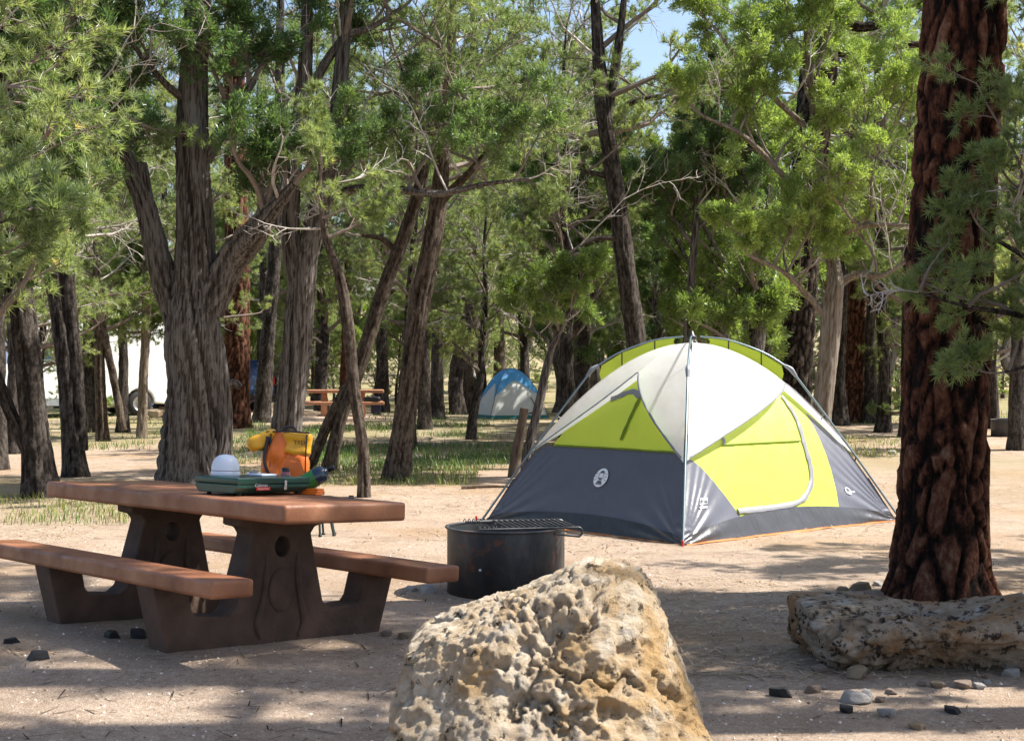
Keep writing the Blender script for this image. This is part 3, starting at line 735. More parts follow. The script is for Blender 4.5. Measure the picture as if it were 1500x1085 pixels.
tree('pinyon_pine', 'pinyon sapling whose yellow-green spray reaches in above the near bench', 'pin', tuple(lx),
     [np.array([[-2.75, 5.9, lx.z, .06], [-2.78, 5.9, .8, .05], [-2.7, 5.92, 1.5, .045], [-2.76, 5.9, 2.2, .035], [-2.8, 5.95, 3.0, .012]]),
      np.array([[-2.72, 5.9, 1.8, .02], [-2.4, 5.9, 2.0, .013], [-2.15, 5.92, 2.12, .008], [-1.98, 5.95, 2.16, .004]]),
      np.array([[-2.72, 5.9, 1.75, .02], [-2.35, 5.85, 1.92, .012], [-2.1, 5.82, 1.98, .005]])],
     [(1, .6, 1, 1), (2, .6, 1, 1)], 52, n1=6, scale=.2, tsz=.75, sides=16, dead=0, k=(4, 3, 3))

# ------------------------------------------------------------------ the rest of the wood: copies of a few grown trees
def generic(kind, seed, h, r0, low, n1, label, group, lean=(.2, .1), stems=1, spread=1., **kw):
    r = np.random.default_rng(seed); limbs = []
    limbs.append(wob(r, 0, 0, 0, h, 9, r0, .02, lean, .05 if kind != 'jun' else .12))
    cr = [(0, low, .98, 3)]
    for i in range(stems - 1):
        a = r.random() * 6.28; z = h * r.uniform(.12, .3); b = resample(limbs[0], 30); j = int(z / h * 29)
        limbs.append(wob(r, b[j, 0], b[j, 1], z, h * r.uniform(.7, .95), 7, b[j, 3] * .75, .015, (math.cos(a) * h * .22, math.sin(a) * h * .22), .1))
        cr.append((i + 1, .25, .98, 2))
    names = {'jun': 'juniper_tree', 'pin': 'pinyon_pine', 'pon': 'ponderosa_pine'}
    return tree(names[kind], label, kind, (0, 0, 0), limbs, cr, seed, n1=n1, group=group, sides=14, step=.12, flare=.3, spread=spread, **kw)
LJ, LP, LO = 'juniper', 'pinyon', 'ponderosa'
GJ, GP, GO = 'background junipers', 'background pinyon pines', 'background ponderosas'
protos = {
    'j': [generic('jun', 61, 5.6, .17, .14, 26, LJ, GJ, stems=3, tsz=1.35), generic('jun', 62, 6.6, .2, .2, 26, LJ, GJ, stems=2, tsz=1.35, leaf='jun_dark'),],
    'p': [generic('pin', 63, 7.0, .16, .22, 30, LP, GP, tsz=1.3), generic('pin', 64, 8.6, .19, .3, 32, LP, GP, tsz=1.3, dead=.28), generic('pin', 65, 5.2, .12, .12, 26, LP, GP, tsz=1.3)],
    'o': [generic('pon', 66, 15, .26, .34, 29, LO, GO, lean=(.1, 0), matb='b_brown', tsz=1.2), generic('pon', 67, 13, .24, .28, 28, LO, GO, lean=(-.2, 0), tsz=1.2)],
}
used = set()
def put(k, i, x, y, rz, s, label=None, group=None):
    p = protos[k][i % len(protos[k])]
    o = p if id(p) not in used else copy_tree(p)
    used.add(id(p))
    if label is None:
        px = 750 + x / y * F
        zone = ['behind the white van', 'behind the far picnic table', 'behind the blue tent', 'behind the dome tent', 'right of the dome tent'][int(np.searchsorted([270, 590, 850, 1215], px))]
        look = {'j': ['bushy bright green juniper', 'dark green forked juniper'], 'p': ['round grey-green pinyon pine', 'tall twiggy pinyon pine', 'low bushy pinyon pine'],
                'o': ['tall brown-barked ponderosa', 'tall dark-barked ponderosa']}[k][i % len(protos[k])]
        depth = 'near' if y < 45 else 'deep'
        label = look + (' in the wood ' if y < 45 else ' deep in the wood ') + zone
        group = look + 's ' + depth + ' ' + zone
    place(o, x, y, rz, s, label, group); return o
def putpx(k, i, px, d, s, rz=None, **kw):
    return put(k, i, (px - 750) / F * d, d, rng.random() * 6.28 if rz is None else rz, s, **kw)
# (kind, variant, photo column, distance, size)
for a in [('p', 0, 30, 27, .95), ('p', 1, 130, 33, 1.0), ('p', 1, 622, 34, .95),
          ('p', 1, 640, 40, 1.15), ('j', 0, 620, 52, 1.3), ('p', 1, 850, 36, 1.2), ('j', 1, 845, 28, .9), ('p', 0, 840, 40, 1.2), ('p', 1, 830, 26, .9),
          ('j', 1, 1045, 31, 1.0), ('j', 0, 1075, 28, 1.1), ('j', 0, 1130, 24, 1.05), ('p', 1, 1330, 30, 1.0), ('j', 1, 1290, 44, 1.3), ('j', 0, 1400, 36, 1.2),
          ('p', 0, 1455, 33, .9), ('p', 1, 1490, 26, .95), ('o', 0, 1380, 46, 1.0), ('o', 1, 1080, 50, 1.0), ('o', 0, 830, 56, .95), ('o', 1, 640, 52, 1.0), ('o', 0, 470, 55, 1.0),
          ('o', 0, 90, 50, 1.0), ('o', 1, 1210, 60, 1.0), ('p', 2, 330, 58, 1.3), ('p', 2, 440, 58, 1.4), ('j', 0, 520, 60, 1.2),
          ('j', 0, 905, 44, .7), ('p', 2, 1010, 42, 1.3), ('p', 2, 1120, 46, 1.3), ('p', 2, 1180, 52, 1.4), ('j', 1, 1340, 55, 1.3), ('p', 2, 1440, 50, 1.3), ('j', 0, 1490, 44, 1.2)]:
    putpx(a[0], a[1], a[2], a[3], a[4])
for a in [('p', 0, 55, 31, .8), ('p', 1, 180, 33, .8), ('p', 2, 110, 37, 1.), ('p', 1, 600, 27, .75), ('p', 0, 690, 30, .75), ('p', 1, 855, 29, .8), ('j', 1, 950, 37, .75), ('j', 0, 1100, 33, 1.2), ('p', 1, 1275, 36, 1.), ('p', 2, 1360, 31, .9)]:
    putpx(a[0], a[1], a[2], a[3], a[4])
for a in [('o', 0, 330, 50, 1.05), ('p', 1, 385, 46, 1.25), ('p', 0, 470, 47, 1.35), ('o', 1, 505, 49, 1.0), ('p', 1, 560, 46, 1.3), ('j', 0, 410, 62, 1.4), ('p', 1, 240, 47, 1.3), ('j', 1, 170, 52, 1.35), ('p', 0, 60, 44, 1.3), ('o', 1, 150, 47, 1.),
          ('p', 1, 680, 50, 1.3), ('p', 0, 770, 52, 1.35), ('o', 0, 730, 55, 1.), ('j', 0, 820, 47, 1.3), ('p', 0, 1030, 46, 1.3), ('o', 0, 1130, 44, .95), ('p', 1, 1250, 47, 1.3), ('p', 0, 1330, 46, 1.3), ('p', 1, 1420, 44, 1.25), ('j', 1, 870, 60, 1.3), ('p', 1, 300, 31, .8), ('p', 1, 20, 26, .85)]:
    putpx(a[0], a[1], a[2], a[3], a[4])
for i in range(54):                                   # deeper wood
    d = 56 + 64 * (i / 54) ** .9; px = -80 + ((i * .618) % 1) * 1660 + rng.normal(0, 20)
    if 885 < px < 1005: px += 150
    k = ['p', 'j', 'o', 'p', 'j'][i % 5]
    putpx(k, i, px, d, (1.25 if k != 'o' else 1.0) * rng.uniform(.85, 1.15))
for i in range(84):                                   # low growth that closes the view between the trunks
    d = 45 + 45 * (i / 84); px = -60 + ((i * .7548 + .3) % 1) * 1620
    if d < 50 and (690 < px < 810 or px < 250): px += 150 if px > 600 else 270
    if d < 52 and 420 < px < 570: d += 9
    k, v = [('p', 2), ('j', 0), ('p', 2), ('j', 1)][i % 4]
    putpx(k, v, px, d, rng.uniform(.5, .85))
# trees beside the campsite, out of the frame, whose shade falls across it
LS = 'pinyon pine beside the campsite that shades the picnic table'
GS = 'trees shading the foreground'
for k, i, x, y, s in [('p', 1, 5.0, 8.5, 1.0), ('p', 0, 7.2, 11.3, .85), ('p', 1, 4.9, 3.7, .8), ('j', 1, 7.8, 7.6, 1.0), ('o', 1, 9.5, 9.5, .8), 
                      ('o', 1, 9.4, 8.1, .95), ('p', 0, -5.2, 13, .9), ('j', 1, -6.5, 17, 1.), ('p', 1, -8, 22, 1.)]:
    put(k, i, x, y, i * 2.1 + x, s, {'p': LS, 'j': 'juniper beside the campsite that shades the picnic table', 'o': 'ponderosa beside the campsite that shades the picnic table'}[k], GS)

tall = put('o', 0, 3.3, 7.1, 1.3, 1., 'very tall slim ponderosa beside the campsite that shades the near bench', GS); tall.scale = (.95, .95, 1.5)
tall = put('o', 1, 5.5, 6.45, 4.1, 1., 'very tall dark-barked ponderosa beside the campsite that shades the foreground gravel', GS); tall.scale = (1., 1., 2.3)

# ------------------------------------------------------------------ small mesh builders
def bm_link(name, bm, mat, parent=None, smooth=False):
    me = bpy.data.meshes.new(name); bmesh.ops.recalc_face_normals(bm, faces=bm.faces[:]); bm.to_mesh(me); bm.free()
    if smooth:
        for p in me.polygons: p.use_smooth = True
    return link(name, me, mat, parent)
def box(name, mat, size, loc, parent=None, bev=.01, rot=(0, 0, 0), seg=2, taper=None):
    bm = bmesh.new(); bmesh.ops.create_cube(bm, size=1)
    for v in bm.verts:
        v.co = Vector((v.co.x * size[0], v.co.y * size[1], v.co.z * size[2]))
        if taper and v.co.z * taper[2] > 0: v.co.x *= taper[0]; v.co.y *= taper[1]
    if bev: bmesh.ops.bevel(bm, geom=bm.edges[:], offset=bev, segments=seg, profile=.6, affect='EDGES')
    o = bm_link(name, bm, mat, parent, False); o.location = loc; o.rotation_euler = rot
    if bev:
        for p in o.data.polygons: p.use_smooth = len(p.vertices) == 4 and p.area < bev * max(size) * 1.2
    return o
def lathe(name, mat, prof, loc=(0, 0, 0), parent=None, seg=40, rot=(0, 0, 0)):
    g = Geo(); n = len(prof); a = np.arange(seg) / seg * 2 * PI
    r = np.array([p[0] for p in prof]); z = np.array([p[1] for p in prof])
    v = np.stack([r[:, None] * np.cos(a), r[:, None] * np.sin(a), z[:, None] * np.ones(seg)], -1).reshape(-1, 3)
    idx = np.arange(n * seg).reshape(n, seg)
    g.add(v, np.stack([idx[:-1], np.roll(idx[:-1], -1, 1), np.roll(idx[1:], -1, 1), idx[1:]], -1).reshape(-1, 4))
    o = g.build(name, mat, parent, True); o.location = loc; o.rotation_euler = rot
    return o
def rod(name, mat, pts, r, parent=None, sides=8, n=None, smooth=True):
    pts = np.array(pts, float); p = resample(pts, n or (2 if len(pts) == 2 else len(pts) * 6))
    g = Geo(); R = np.full((1, len(p)), r) if np.isscalar(r) else np.interp(np.linspace(0, 1, len(p)), np.linspace(0, 1, len(r)), r)[None]
    batch_tubes(g, p[None], R, sides)
    v = g.v[0].reshape(len(p), sides, 3)
    for e, q in ((0, p[0]), (-1, p[-1])):
        g.add(np.vstack([v[e], q]), np.array([[i, (i + 1) % sides, sides] for i in range(sides)]))
    return g.build(name, mat, parent, smooth)
def extrude_profile(name, mat, loops, thick, parent=None, axis='x', bev=.01, smooth=False):
    """loops: outer then holes, (a, z) points; extruded symmetrically along the axis"""
    bm = bmesh.new(); edges = []
    for lp in loops:
        vs = [bm.verts.new((-thick / 2, a, z) if axis == 'x' else (a, -thick / 2, z)) for a, z in lp]
        edges += [bm.edges.new((vs[i], vs[(i + 1) % len(vs)])) for i in range(len(vs))]
    r = bmesh.ops.triangle_fill(bm, edges=edges, use_beauty=True, use_dissolve=False)
    faces = [f for f in bm.faces]
    ex = bmesh.ops.extrude_face_region(bm, geom=faces)
    mv = [v for v in ex['geom'] if isinstance(v, bmesh.types.BMVert)]
    bmesh.ops.translate(bm, verts=mv, vec=(thick, 0, 0) if axis == 'x' else (0, thick, 0))
    bmesh.ops.recalc_face_normals(bm, faces=bm.faces[:])
    bmesh.ops.dissolve_limit(bm, angle_limit=.02, verts=bm.verts[:], edges=bm.edges[:])
    if bev: 
        sharp = [e for e in bm.edges if len(e.link_faces) == 2 and e.calc_face_angle(0) > .6]
        bmesh.ops.bevel(bm, geom=sharp, offset=bev, segments=2, profile=.6, affect='EDGES', clamp_overlap=True)
    return bm_link(name, bm, mat, parent, smooth)
def text_mesh(s, size, extrude=0):
    cu = bpy.data.curves.new('t', 'FONT'); cu.body = s; cu.size = size; cu.align_x = 'CENTER'; cu.align_y = 'CENTER'; cu.resolution_u = 2
    cu.fill_mode = 'FRONT'
    o = bpy.data.objects.new('t', cu); C.objects.link(o); bpy.context.view_layer.update()
    me = bpy.data.meshes.new_from_object(o); bpy.data.objects.remove(o)
    return me
def circ(cx, cz, r, n=20, rz=None): return [(cx + r * math.cos(i / n * 2 * PI), cz + (rz or r) * math.sin(i / n * 2 * PI)) for i in range(n)]

# ------------------------------------------------------------------ picnic table
def tframe():
    l = Vector((T_L[0], T_L[1], .008)).normalized(); w = Vector((T_W[0], T_W[1], -.047)).normalized(); n = l.cross(w).normalized(); w = n.cross(l)
    m = Matrix((l, w, n)).transposed().to_4x4()
    top = Vector((TC[0], TC[1], .822)); m.translation = top - n * .76
    return m
TM = tframe(); TMI = TM.inverted()
def make_table(label, mats, M4):
    t = empty('picnic_table', (0, 0, 0), 0, label, 'picnic table'); t.matrix_world = M4
    L, W = 2.516, .779
    box('tabletop', mats[0], (L, W, .098), (0, 0, .711), t, .022, seg=3)
    for s in (-1, 1):
        box('bench_seat', mats[0], (L, .235, .088), (0, s * .667, .366), t, .02, seg=3)
    half = [(.0, -.14), (.66, -.14), (.69, .02), (.775, .325), (.575, .325), (.545, .20), (.52, .165), (.33, .15), (.28, .19), (.185, .565), (.21, .6), (.275, .615), (.275, .665)]
    out = half[1:] + [(-a, z) for a, z in reversed(half[1:])]
    for l in (.62, -.5):
        s = extrude_profile('support', mats[1], [out, circ(0, .5, .047, 18, .055)], .17, t, 'x', .012)
        s.location = (l, 0, 0)
        # cast relief: an oval boss and two swags on the outer face
        for sg in (1, -1):
            bm = bmesh.new(); bmesh.ops.create_uvsphere(bm, u_segments=20, v_segments=10, radius=1)
            for v in bm.verts: v.co = Vector((v.co.x * .022, v.co.y * .085, v.co.z * .12))
            b = bm_link('relief_oval', bm, mats[1], s, True); b.location = (sg * .085, 0, .27)
            for k in (-1, 1):
                q = rod('relief_swag', mats[1], [(sg * .085, k * .12, .02), (sg * .09, k * .15, .1), (sg * .09, k * .12, .22), (sg * .088, k * .1, .36), (sg * .085, k * .1, .46)], [.012, .022, .016, .02, .008], s, 8)
    return t
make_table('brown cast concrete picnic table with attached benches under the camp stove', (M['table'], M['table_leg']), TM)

def tl(px, py, z):
    """table-local point at height z above the table's foot seen at a photo pixel"""
    o = TMI @ Vector((0, 0, HC)); d = (TMI.to_3x3() @ Vector(((px - 750) / F, 1, -(py - YH) / F)))
    k = (z - o.z) / d.z; return o + d * k
def on_table(name, loc, rz, label, cat, rx=0, ry=0):
    e = empty(name, (0, 0, 0), 0, label, cat)
    e.matrix_world = TM @ Matrix.Translation(loc) @ Matrix.Rotation(rz, 4, 'Z') @ Matrix.Rotation(ry, 4, 'Y') @ Matrix.Rotation(rx, 4, 'X')
    return e
# camp stove: long side across the table; near corner at (.57,-.2)
SL, SW, SZ = .56, .34, .76
st = on_table('camp_stove', (.57, -.21, SZ), math.radians(90 + 9), 'closed dark green metal camp stove with red and white label on the table', 'stove')
# local x = along its length, local y = towards the table's far-left end
def stove_profile(): return [(.035, .016), (.305, .016), (.34, .045), (.34, .062), (0, .062), (0, .045)]
b = extrude_profile('base', M['green'], [stove_profile()], SL, st, 'x', .004); b.location = (SL / 2, 0, 0)
box('lid', M['green'], (SL + .006, SW + .006, .036), (SL / 2, SW / 2, .0815), st, .009, seg=3)
for x in (.06, SL - .06):
    for y in (.05, SW - .05): lathe('foot', M['black'], [(0, 0), (.013, 0), (.015, .017), (0, .018)], (x, y, 0), st, 12)
box('latch', M['steelb'], (.016, .006, .034), (SL * .62, -.007, .066), st, .002)
box('latch_tongue', M['bolt'], (.02, .004, .02), (SL * .62, -.0055, .042), st, .002)
lab = box('label_plate', M['label_red'], (.10, .003, .017), (SL * .33, -.0018, .04), st, 0)
me = text_mesh('Coleman', .026); o = link('label_lettering', me, M['print'], st); o.location = (SL * .30, -.0042, .0585); o.rotation_euler = (PI / 2, 0, 0)
me = text_mesh('PowerPack', .017); o = link('label_small_lettering', me, M['print'], st); o.location = (SL * .33, -.0045, .040); o.rotation_euler = (PI / 2, 0, 0)
topz = SZ + .0995
bl = tl(326, 701, topz)
bo = on_table('bowl', (.31, -.12, topz), 0, 'white plastic dome bowl upturned on the end of the green stove', 'bowl')
lathe('rim', M['plastic_w'], [(.0, 0), (.078, 0), (.081, .004), (.08, .022), (.077, .028)], parent=bo)
lathe('seam', M['seam'], [(.0775, .027), (.0785, .028), (.0785, .031), (.077, .032)], parent=bo)
lathe('dome', M['plastic_w'], [(.0775, .031), (.076, .055), (.069, .08), (.056, .1), (.036, .113), (.015, .118), (0, .1185)], parent=bo)
pl_ = on_table('plate', (.33, .10, topz + .001), .2, 'flat white plastic lid lying beside the upturned bowl', 'lid')
box('panel', M['plastic_w'], (.13, .12, .012), (0, 0, .006), pl_, .005, seg=2)
box('grip', M['clip'], (.02, .05, .012), (-.06, 0, .018), pl_, .004)
# gas cylinder leaning on a folded orange cloth
oc = on_table('folded_cloth', (.46, .34, SZ), .3, 'folded orange cloth under the propane cylinder on the table', 'cloth')
for k, (sx, sy) in enumerate([(.16, .085), (.15, .08), (.13, .075)]): box('fold', M['orange'], (sx, sy, .012), (.004 * k, .003 * k, .006 + .0115 * k), oc, .005, (0, 0, .05 * k), 2)
gc = on_table('gas_cylinder', (.46, .36, SZ + .0865), 0, 'green propane cylinder with blue-black end tilted beside the stove', 'gas cylinder')
gx = Vector((1, .1, .55)).normalized()
gc.matrix_world = Matrix.Translation(gc.matrix_world.translation) @ gx.to_track_quat('Z', 'Y').to_matrix().to_4x4()
lathe('body', M['gas'], [(0, -.085), (.03, -.084), (.046, -.072), (.05, -.055), (.05, .02)], parent=gc)
lathe('end_cap', M['gas_end'], [(.0505, .02), (.0505, .05), (.047, .068), (.036, .082), (.02, .09), (.018, .1), (.0, .1)], parent=gc)
lathe('valve', M['black'], [(0, .1), (.013, .1), (.013, .118), (.017, .12), (.017, .135), (.012, .142), (0, .143)], parent=gc, seg=20)
rod('wire', M['steelb'], [(.0, -.019, .11), (.03, -.04, .06), (.045, -.055, -.01), (.05, -.06, -.07)], .0022, gc, 6)
# backpack stands on the far bench
BK = (-.20, .655, .4105)
bk = on_table('backpack', BK, math.radians(52), 'orange and yellow roll-top dry backpack standing on the far bench', 'backpack', 0, 0)
def blob(name, mat, size, loc, parent, rot=(0, 0, 0), seed=0, amp=.012, pw=5):
    bm = bmesh.new(); bmesh.ops.create_icosphere(bm, subdivisions=4, radius=1)
    v = np.array([q.co[:] for q in bm.verts]); nrm = (np.abs(v) ** pw).sum(1) ** (-1 / pw); v = v * nrm[:, None]
    v = v * np.array(size) / 2; v += amp * fbm(v * 11, 3, seed)[:, None] * (v / (np.linalg.norm(v, axis=1, keepdims=True) + 1e-6))
    for q, c in zip(bm.verts, v): q.co = c
    o = bm_link(name, bm, mat, parent, True); o.location = loc; o.rotation_euler = rot; return o
blob('body', M['orange'], (.245, .19, .58), (0, 0, .295), bk, (0, .05, 0), seed=3, amp=.05, pw=5)
blob('roll_top', M['yellow'], (.18, .17, .13), (.05, -.005, .625), bk, (0, .06, 0), seed=4, amp=.03, pw=6)
blob('side_pocket', M['orange'], (.12, .12, .34), (-.085, -.05, .5), bk, (0, .22, .2), seed=8, amp=.04, pw=4)
blob('top_flap', M['yellow'], (.17, .13, .09), (-.145, -.04, .64), bk, (0, -.45, .1), 5, .03, 4)
blob('hip_fin', M['orange'], (.13, .05, .09), (-.13, -.10, .34), bk, (0, .5, .2), 6, .01, 4)
for x in (-.10, .115): rod('seam_tape', M['black'], [(x, -.093, .68), (x - .004, -.1, .54), (x, -.102, .36), (x - .01, -.1, .1)], .005, bk, 6)
rod('shoulder_strap', M['black'], [(-.12, -.095, .66), (-.135, -.125, .52), (-.09, -.13, .42), (-.02, -.115, .36)], .010, bk, 8)
rod('shoulder_strap', M['black'], [(-.10, -.11, .30), (-.02, -.135, .24), (.06, -.12, .26)], .012, bk, 8)
rod('carry_handle', M['black'], [(-.04, 0, .69), (-.02, 0, .72), (.03, 0, .72), (.05, 0, .69)], .009, bk, 8)
rod('rim_cord', M['black'], [(-.13, -.08, .69), (0, -.086, .697), (.13, -.08, .69)], .006, bk, 6)
box('buckle', M['black'], (.05, .02, .035), (-.01, -.125, .33), bk, .005)
lathe('flap_ring', M['black'], [(.014, -.006), (.024, -.007), (.027, 0), (.024, .007), (.014, .006), (.014, -.006)], (-.13, -.09, .64), bk, 20, (PI / 2, 0, 0))
me = text_mesh('TREK', .035); o = link('lettering', me, M['black'], bk); o.location = (.078, -.089, .63); o.rotation_euler = (PI / 2, 0, 0)
# bottle and paper tucked behind the cylinder
bt = on_table('bottle', (.22, .345, SZ), 0, 'dusky pink drinking bottle between the backpack and the gas cylinder', 'bottle')
lathe('body', M['pinkb'], [(0, 0), (.03, 0), (.032, .01), (.032, .10), (.022, .12)], parent=bt, seg=24)
lathe('cap', M['black'], [(.023, .118), (.024, .14), (0, .141)], parent=bt, seg=24)
kb = on_table('black_knob', (.86, .33, SZ), 0, 'tiny black knob standing near the bare end of the table', 'knob')  # tiny black cap of unknown kind, built as a plain knob
lathe('shell', M['black'], [(0, 0), (.014, 0), (.015, .012), (.012, .016), (0, .016)], parent=kb, seg=16)
lathe('knurl', M['clip'], [(.0152, .003), (.0158, .006), (.0152, .009)], parent=kb, seg=16)
# low folding stool behind the table end
sp = at(464, 784)
stl = empty('folding_stool', (sp.x, sp.y, sp.z), .4, 'dark green folding camp stool standing behind the table end', 'stool')
for i, (x, y) in enumerate([(-.16, -.12), (-.08, .02), (0, -.12), (.08, .03), (.15, -.1), (.2, .04)]):
    rod('leg', M['chair'], [(x * .9, y, -.005), (x * .55, y * .5, .30)], .011, stl, 8)
    lathe('foot', M['black'], [(0, -.004), (.018, -.004), (.018, .016), (.011, .02)], (x * .9, y, 0), stl, 12)
blob('seat', M['chairf'], (.36, .2, .07), (0, 0, .325), stl, amp=.01)

# ------------------------------------------------------------------ fire ring
rb = at(741, 862); RX, RY = (741 - 750) / F * 9.8, 9.8
fr = empty('fire_ring', (RX, RY, gz(RX, RY)), 0, 'rusty dark steel campfire ring with a cooking grate beside the table', 'fire ring')
RR, RH = .405, .445
lathe('ring_wall', M['steel'], [(RR - .006, RH - .012), (RR - .006, -.05), (RR, -.05), (RR, RH - .012)], parent=fr, seg=96)
lathe('rim', M['steel'], [(RR - .008, RH - .014), (RR + .006, RH - .014), (RR + .016, RH - .006), (RR + .014, RH), (RR - .006, RH + .003), (RR - .01, RH - .006), (RR - .008, RH - .014)], parent=fr, seg=96)
lathe('ash_bed', M['ash'], [(0, .10), (.2, .09), (RR - .008, .06)], parent=fr, seg=48)
for a in (-2.0, 1.1, 2.2):
    q = lathe('bolt', M['bolt'], [(0, .006), (.008, .005), (.011, 0), (.011, -.004)], (math.cos(a) * (RR + .002), math.sin(a) * (RR + .002), .19), fr, 12)
    q.rotation_euler = Vector((math.cos(a), math.sin(a), 0)).to_track_quat('Z', 'Y').to_euler()
rod('ground_latch', M['grate'], [(.17, -.372, .02), (.18, -.40, .1), (.24, -.355, .13), (.29, -.305, .12)], .006, fr, 6)
gr = bpy.data.objects.new('grate', None); C.objects.link(gr); gr.parent = fr; gr.location = (.16, -.02, RH + .012); gr.rotation_euler = (0, 0, .22)
for y in (-.25, .25):
    rod('side_rail', M['grate'], [(-.40, y, .0), (-.2, y, .0), (.26, y, .0)], .008, gr, 8)
    a = np.linspace(-PI / 2, PI / 2, 9)
    rod('rail_hairpin', M['grate'], [(.26, y, 0)] + [(.28 + .03 * math.cos(t), y, -.03 - .03 * math.sin(-t)) for t in a[::-1]][0:] + [(.12, y, -.06 + .02)], .008, gr, 8)
    h = [(-.41 - .012 * 0 + i * .0045, y + .016 * math.cos(i * .9), .004 + .016 * math.sin(i * .9)) for i in range(30)]
    rod('coil_handle', M['grate'], h, .0035, gr, 5)
for i in range(13): rod('grate_bar', M['grate'], [(-.2 + i * .038, -.245, .009), (-.2 + i * .038, .245, .009)], .0055, gr, 6)
for y in (-.1, .1): rod('cross_bar', M['grate'], [(-.22, y, -.0015), (.27, y, -.0015)], .0055, gr, 6)

# ------------------------------------------------------------------ big tent
class Dome:
    def __init__(s, cx, cy, yaw, A, B, H, pw=1.85):
        s.A, s.B, s.H, s.pw = A, B, H, pw
        s.z = gz(cx, cy); s.M = Matrix.Translation((cx, cy, s.z)) @ Matrix.Rotation(yaw, 4, 'Z')
        s.cor = np.array([[-A / 2, B / 2], [-A / 2, -B / 2], [A / 2, -B / 2], [A / 2, B / 2], [-A / 2, B / 2]])
        s.nh = np.array([[-1, 0], [0, -1], [1, 0], [0, 1]], float)
    def S(s, f, u, v, off=0., fold=1.):
        u, v = np.broadcast_arrays(np.asarray(u, float), np.asarray(v, float))
        vv = np.clip(v, 0, .9995); r = (1 - vv) ** (1 / s.pw)
        c0, c1 = s.cor[f], s.cor[f + 1]
        xy = (c0 + (c1 - c0) * u[..., None]) * r[..., None]
        sag = -.07 * np.sin(PI * u) * (1 - vv) * (.35 + 1.3 * vv) - .03 * np.sin(PI * u) * (1 - vv) ** 3
        # stretch folds fan out from the two lower corners
        L = np.linalg.norm(c1 - c0)
        w = 0
        for uu, sd in ((u, 1), (1 - u, 2)):
            X = uu * L; Z = vv * s.H + .02; rad = np.hypot(X, Z); ang = np.arctan2(Z, X)
            w = w + .011 * np.sin(ang * 26 + sd + 2 * np.sin(ang * 5 + f)) * np.exp(-(rad / .55) ** 2) * sstep(0, .15, rad)
        w = w + .006 * fbm(np.stack([u * 5, v * 4, u * 0 + f * 3.1], -1), 3, 5 + f) * np.sin(PI * u)
        o = sag + fold * w + off * .8
        p = np.concatenate([xy + s.nh[f] * o[..., None], (vv * s.H + off * .6)[..., None]], -1)
        return p
    def px(s, f, u, v):
        q = s.M @ Vector(s.S(f, u, v).tolist()); return 750 + q.x / q.y * F, YH + (HC - q.z) / q.y * F
    def inv(s, f, px, py):
        g = np.linspace(.01, .99, 60); U, V = np.meshgrid(g, g); P = s.S(f, U, V).reshape(-1, 3)
        m = np.array(s.M); W = P @ m[:3, :3].T + m[:3, 3]
        d = np.hypot(750 + W[:, 0] / W[:, 1] * F - px, YH + (HC - W[:, 2]) / W[:, 1] * F - py)
        i = d.argmin(); return U.ravel()[i], V.ravel()[i]
    def patch(s, name, mat, parent, f, fu, nu=60, nv=30, off=0., thick=0.):
        """fu(a, b) -> (u, v) arrays on the unit square"""
        a, b = np.meshgrid(np.linspace(0, 1, nu), np.linspace(0, 1, nv)); u, v = fu(a, b)
        P = s.S(f, u, v, off(a, b) if callable(off) else off); idx = np.arange(nu * nv).reshape(nv, nu)
        q = np.stack([idx[:-1, :-1], idx[:-1, 1:], idx[1:, 1:], idx[1:, :-1]], -1).reshape(-1, 4)
        g = Geo(); g.add(P, q); return g.build(name, mat, parent, True)
    def ribbon(s, name, mat, parent, f, uv, width, off=.01, n=40):
        uv = resample(np.array(uv), n); P = s.S(f, uv[:, 0], uv[:, 1], off(uv) if callable(off) else off)
        N = np.concatenate([np.broadcast_to(s.nh[f] * .8, (n, 2)), np.full((n, 1), .6)], 1)
        T = np.gradient(P, axis=0); T /= np.linalg.norm(T, axis=1, keepdims=True); Sd = np.cross(T, N)
        Sd /= np.linalg.norm(Sd, axis=1, keepdims=True)
        w = width / 2 * (1 + .25 * noise(np.stack([np.arange(n) * .4, np.arange(n) * 0., np.arange(n) * 0 + 2.], 1), 4))[:, None]
        rows = [P - Sd * w, P - Sd * w * .5 + N * .006, P + Sd * w * .5 + N * .006, P + Sd * w]
        v = np.stack(rows, 1); idx = np.arange(n * 4).reshape(n, 4)
        q = np.stack([idx[:-1, :-1], idx[:-1, 1:], idx[1:, 1:], idx[1:, :-1]], -1).reshape(-1, 4)
        g = Geo(); g.add(v, q); return g.build(name, mat, parent, True)
    def frame(s, f, u, v, off=.006):
        p = s.S(f, u, v, off, 0); a = s.S(f, u + .01, v, off, 0) - s.S(f, u - .01, v, off, 0); b = s.S(f, u, v + .01, off, 0) - s.S(f, u, v - .01, off, 0)
        X = Vector(a).normalized(); Z = X.cross(Vector(b)).normalized(); Y = Z.cross(X)
        m = Matrix((X, Y, Z)).transposed().to_4x4(); m.translation = Vector(p); return m
    def decal(s, me, name, mat, parent, f, u, v, lift=.012):
        """drape a flat mesh (x, y) onto the fabric"""
        uu0, vv0 = u, v
        du = np.linalg.norm(s.S(f, u + .01, v, 0, 0) - s.S(f, u - .01, v, 0, 0)) / .02
        dv = np.linalg.norm(s.S(f, u, v + .01, 0, 0) - s.S(f, u, v - .01, 0, 0)) / .02
        for q in me.vertices:
            p = s.S(f, np.array(u + q.co.x / du), np.array(v + q.co.y / dv), lift); q.co = p.tolist()
        return link(name, me, mat, parent)
    def corner(s, i, r, z, out=0.):
        c = s.cor[i]; return [*(c * r + c / np.linalg.norm(c) * out), z]

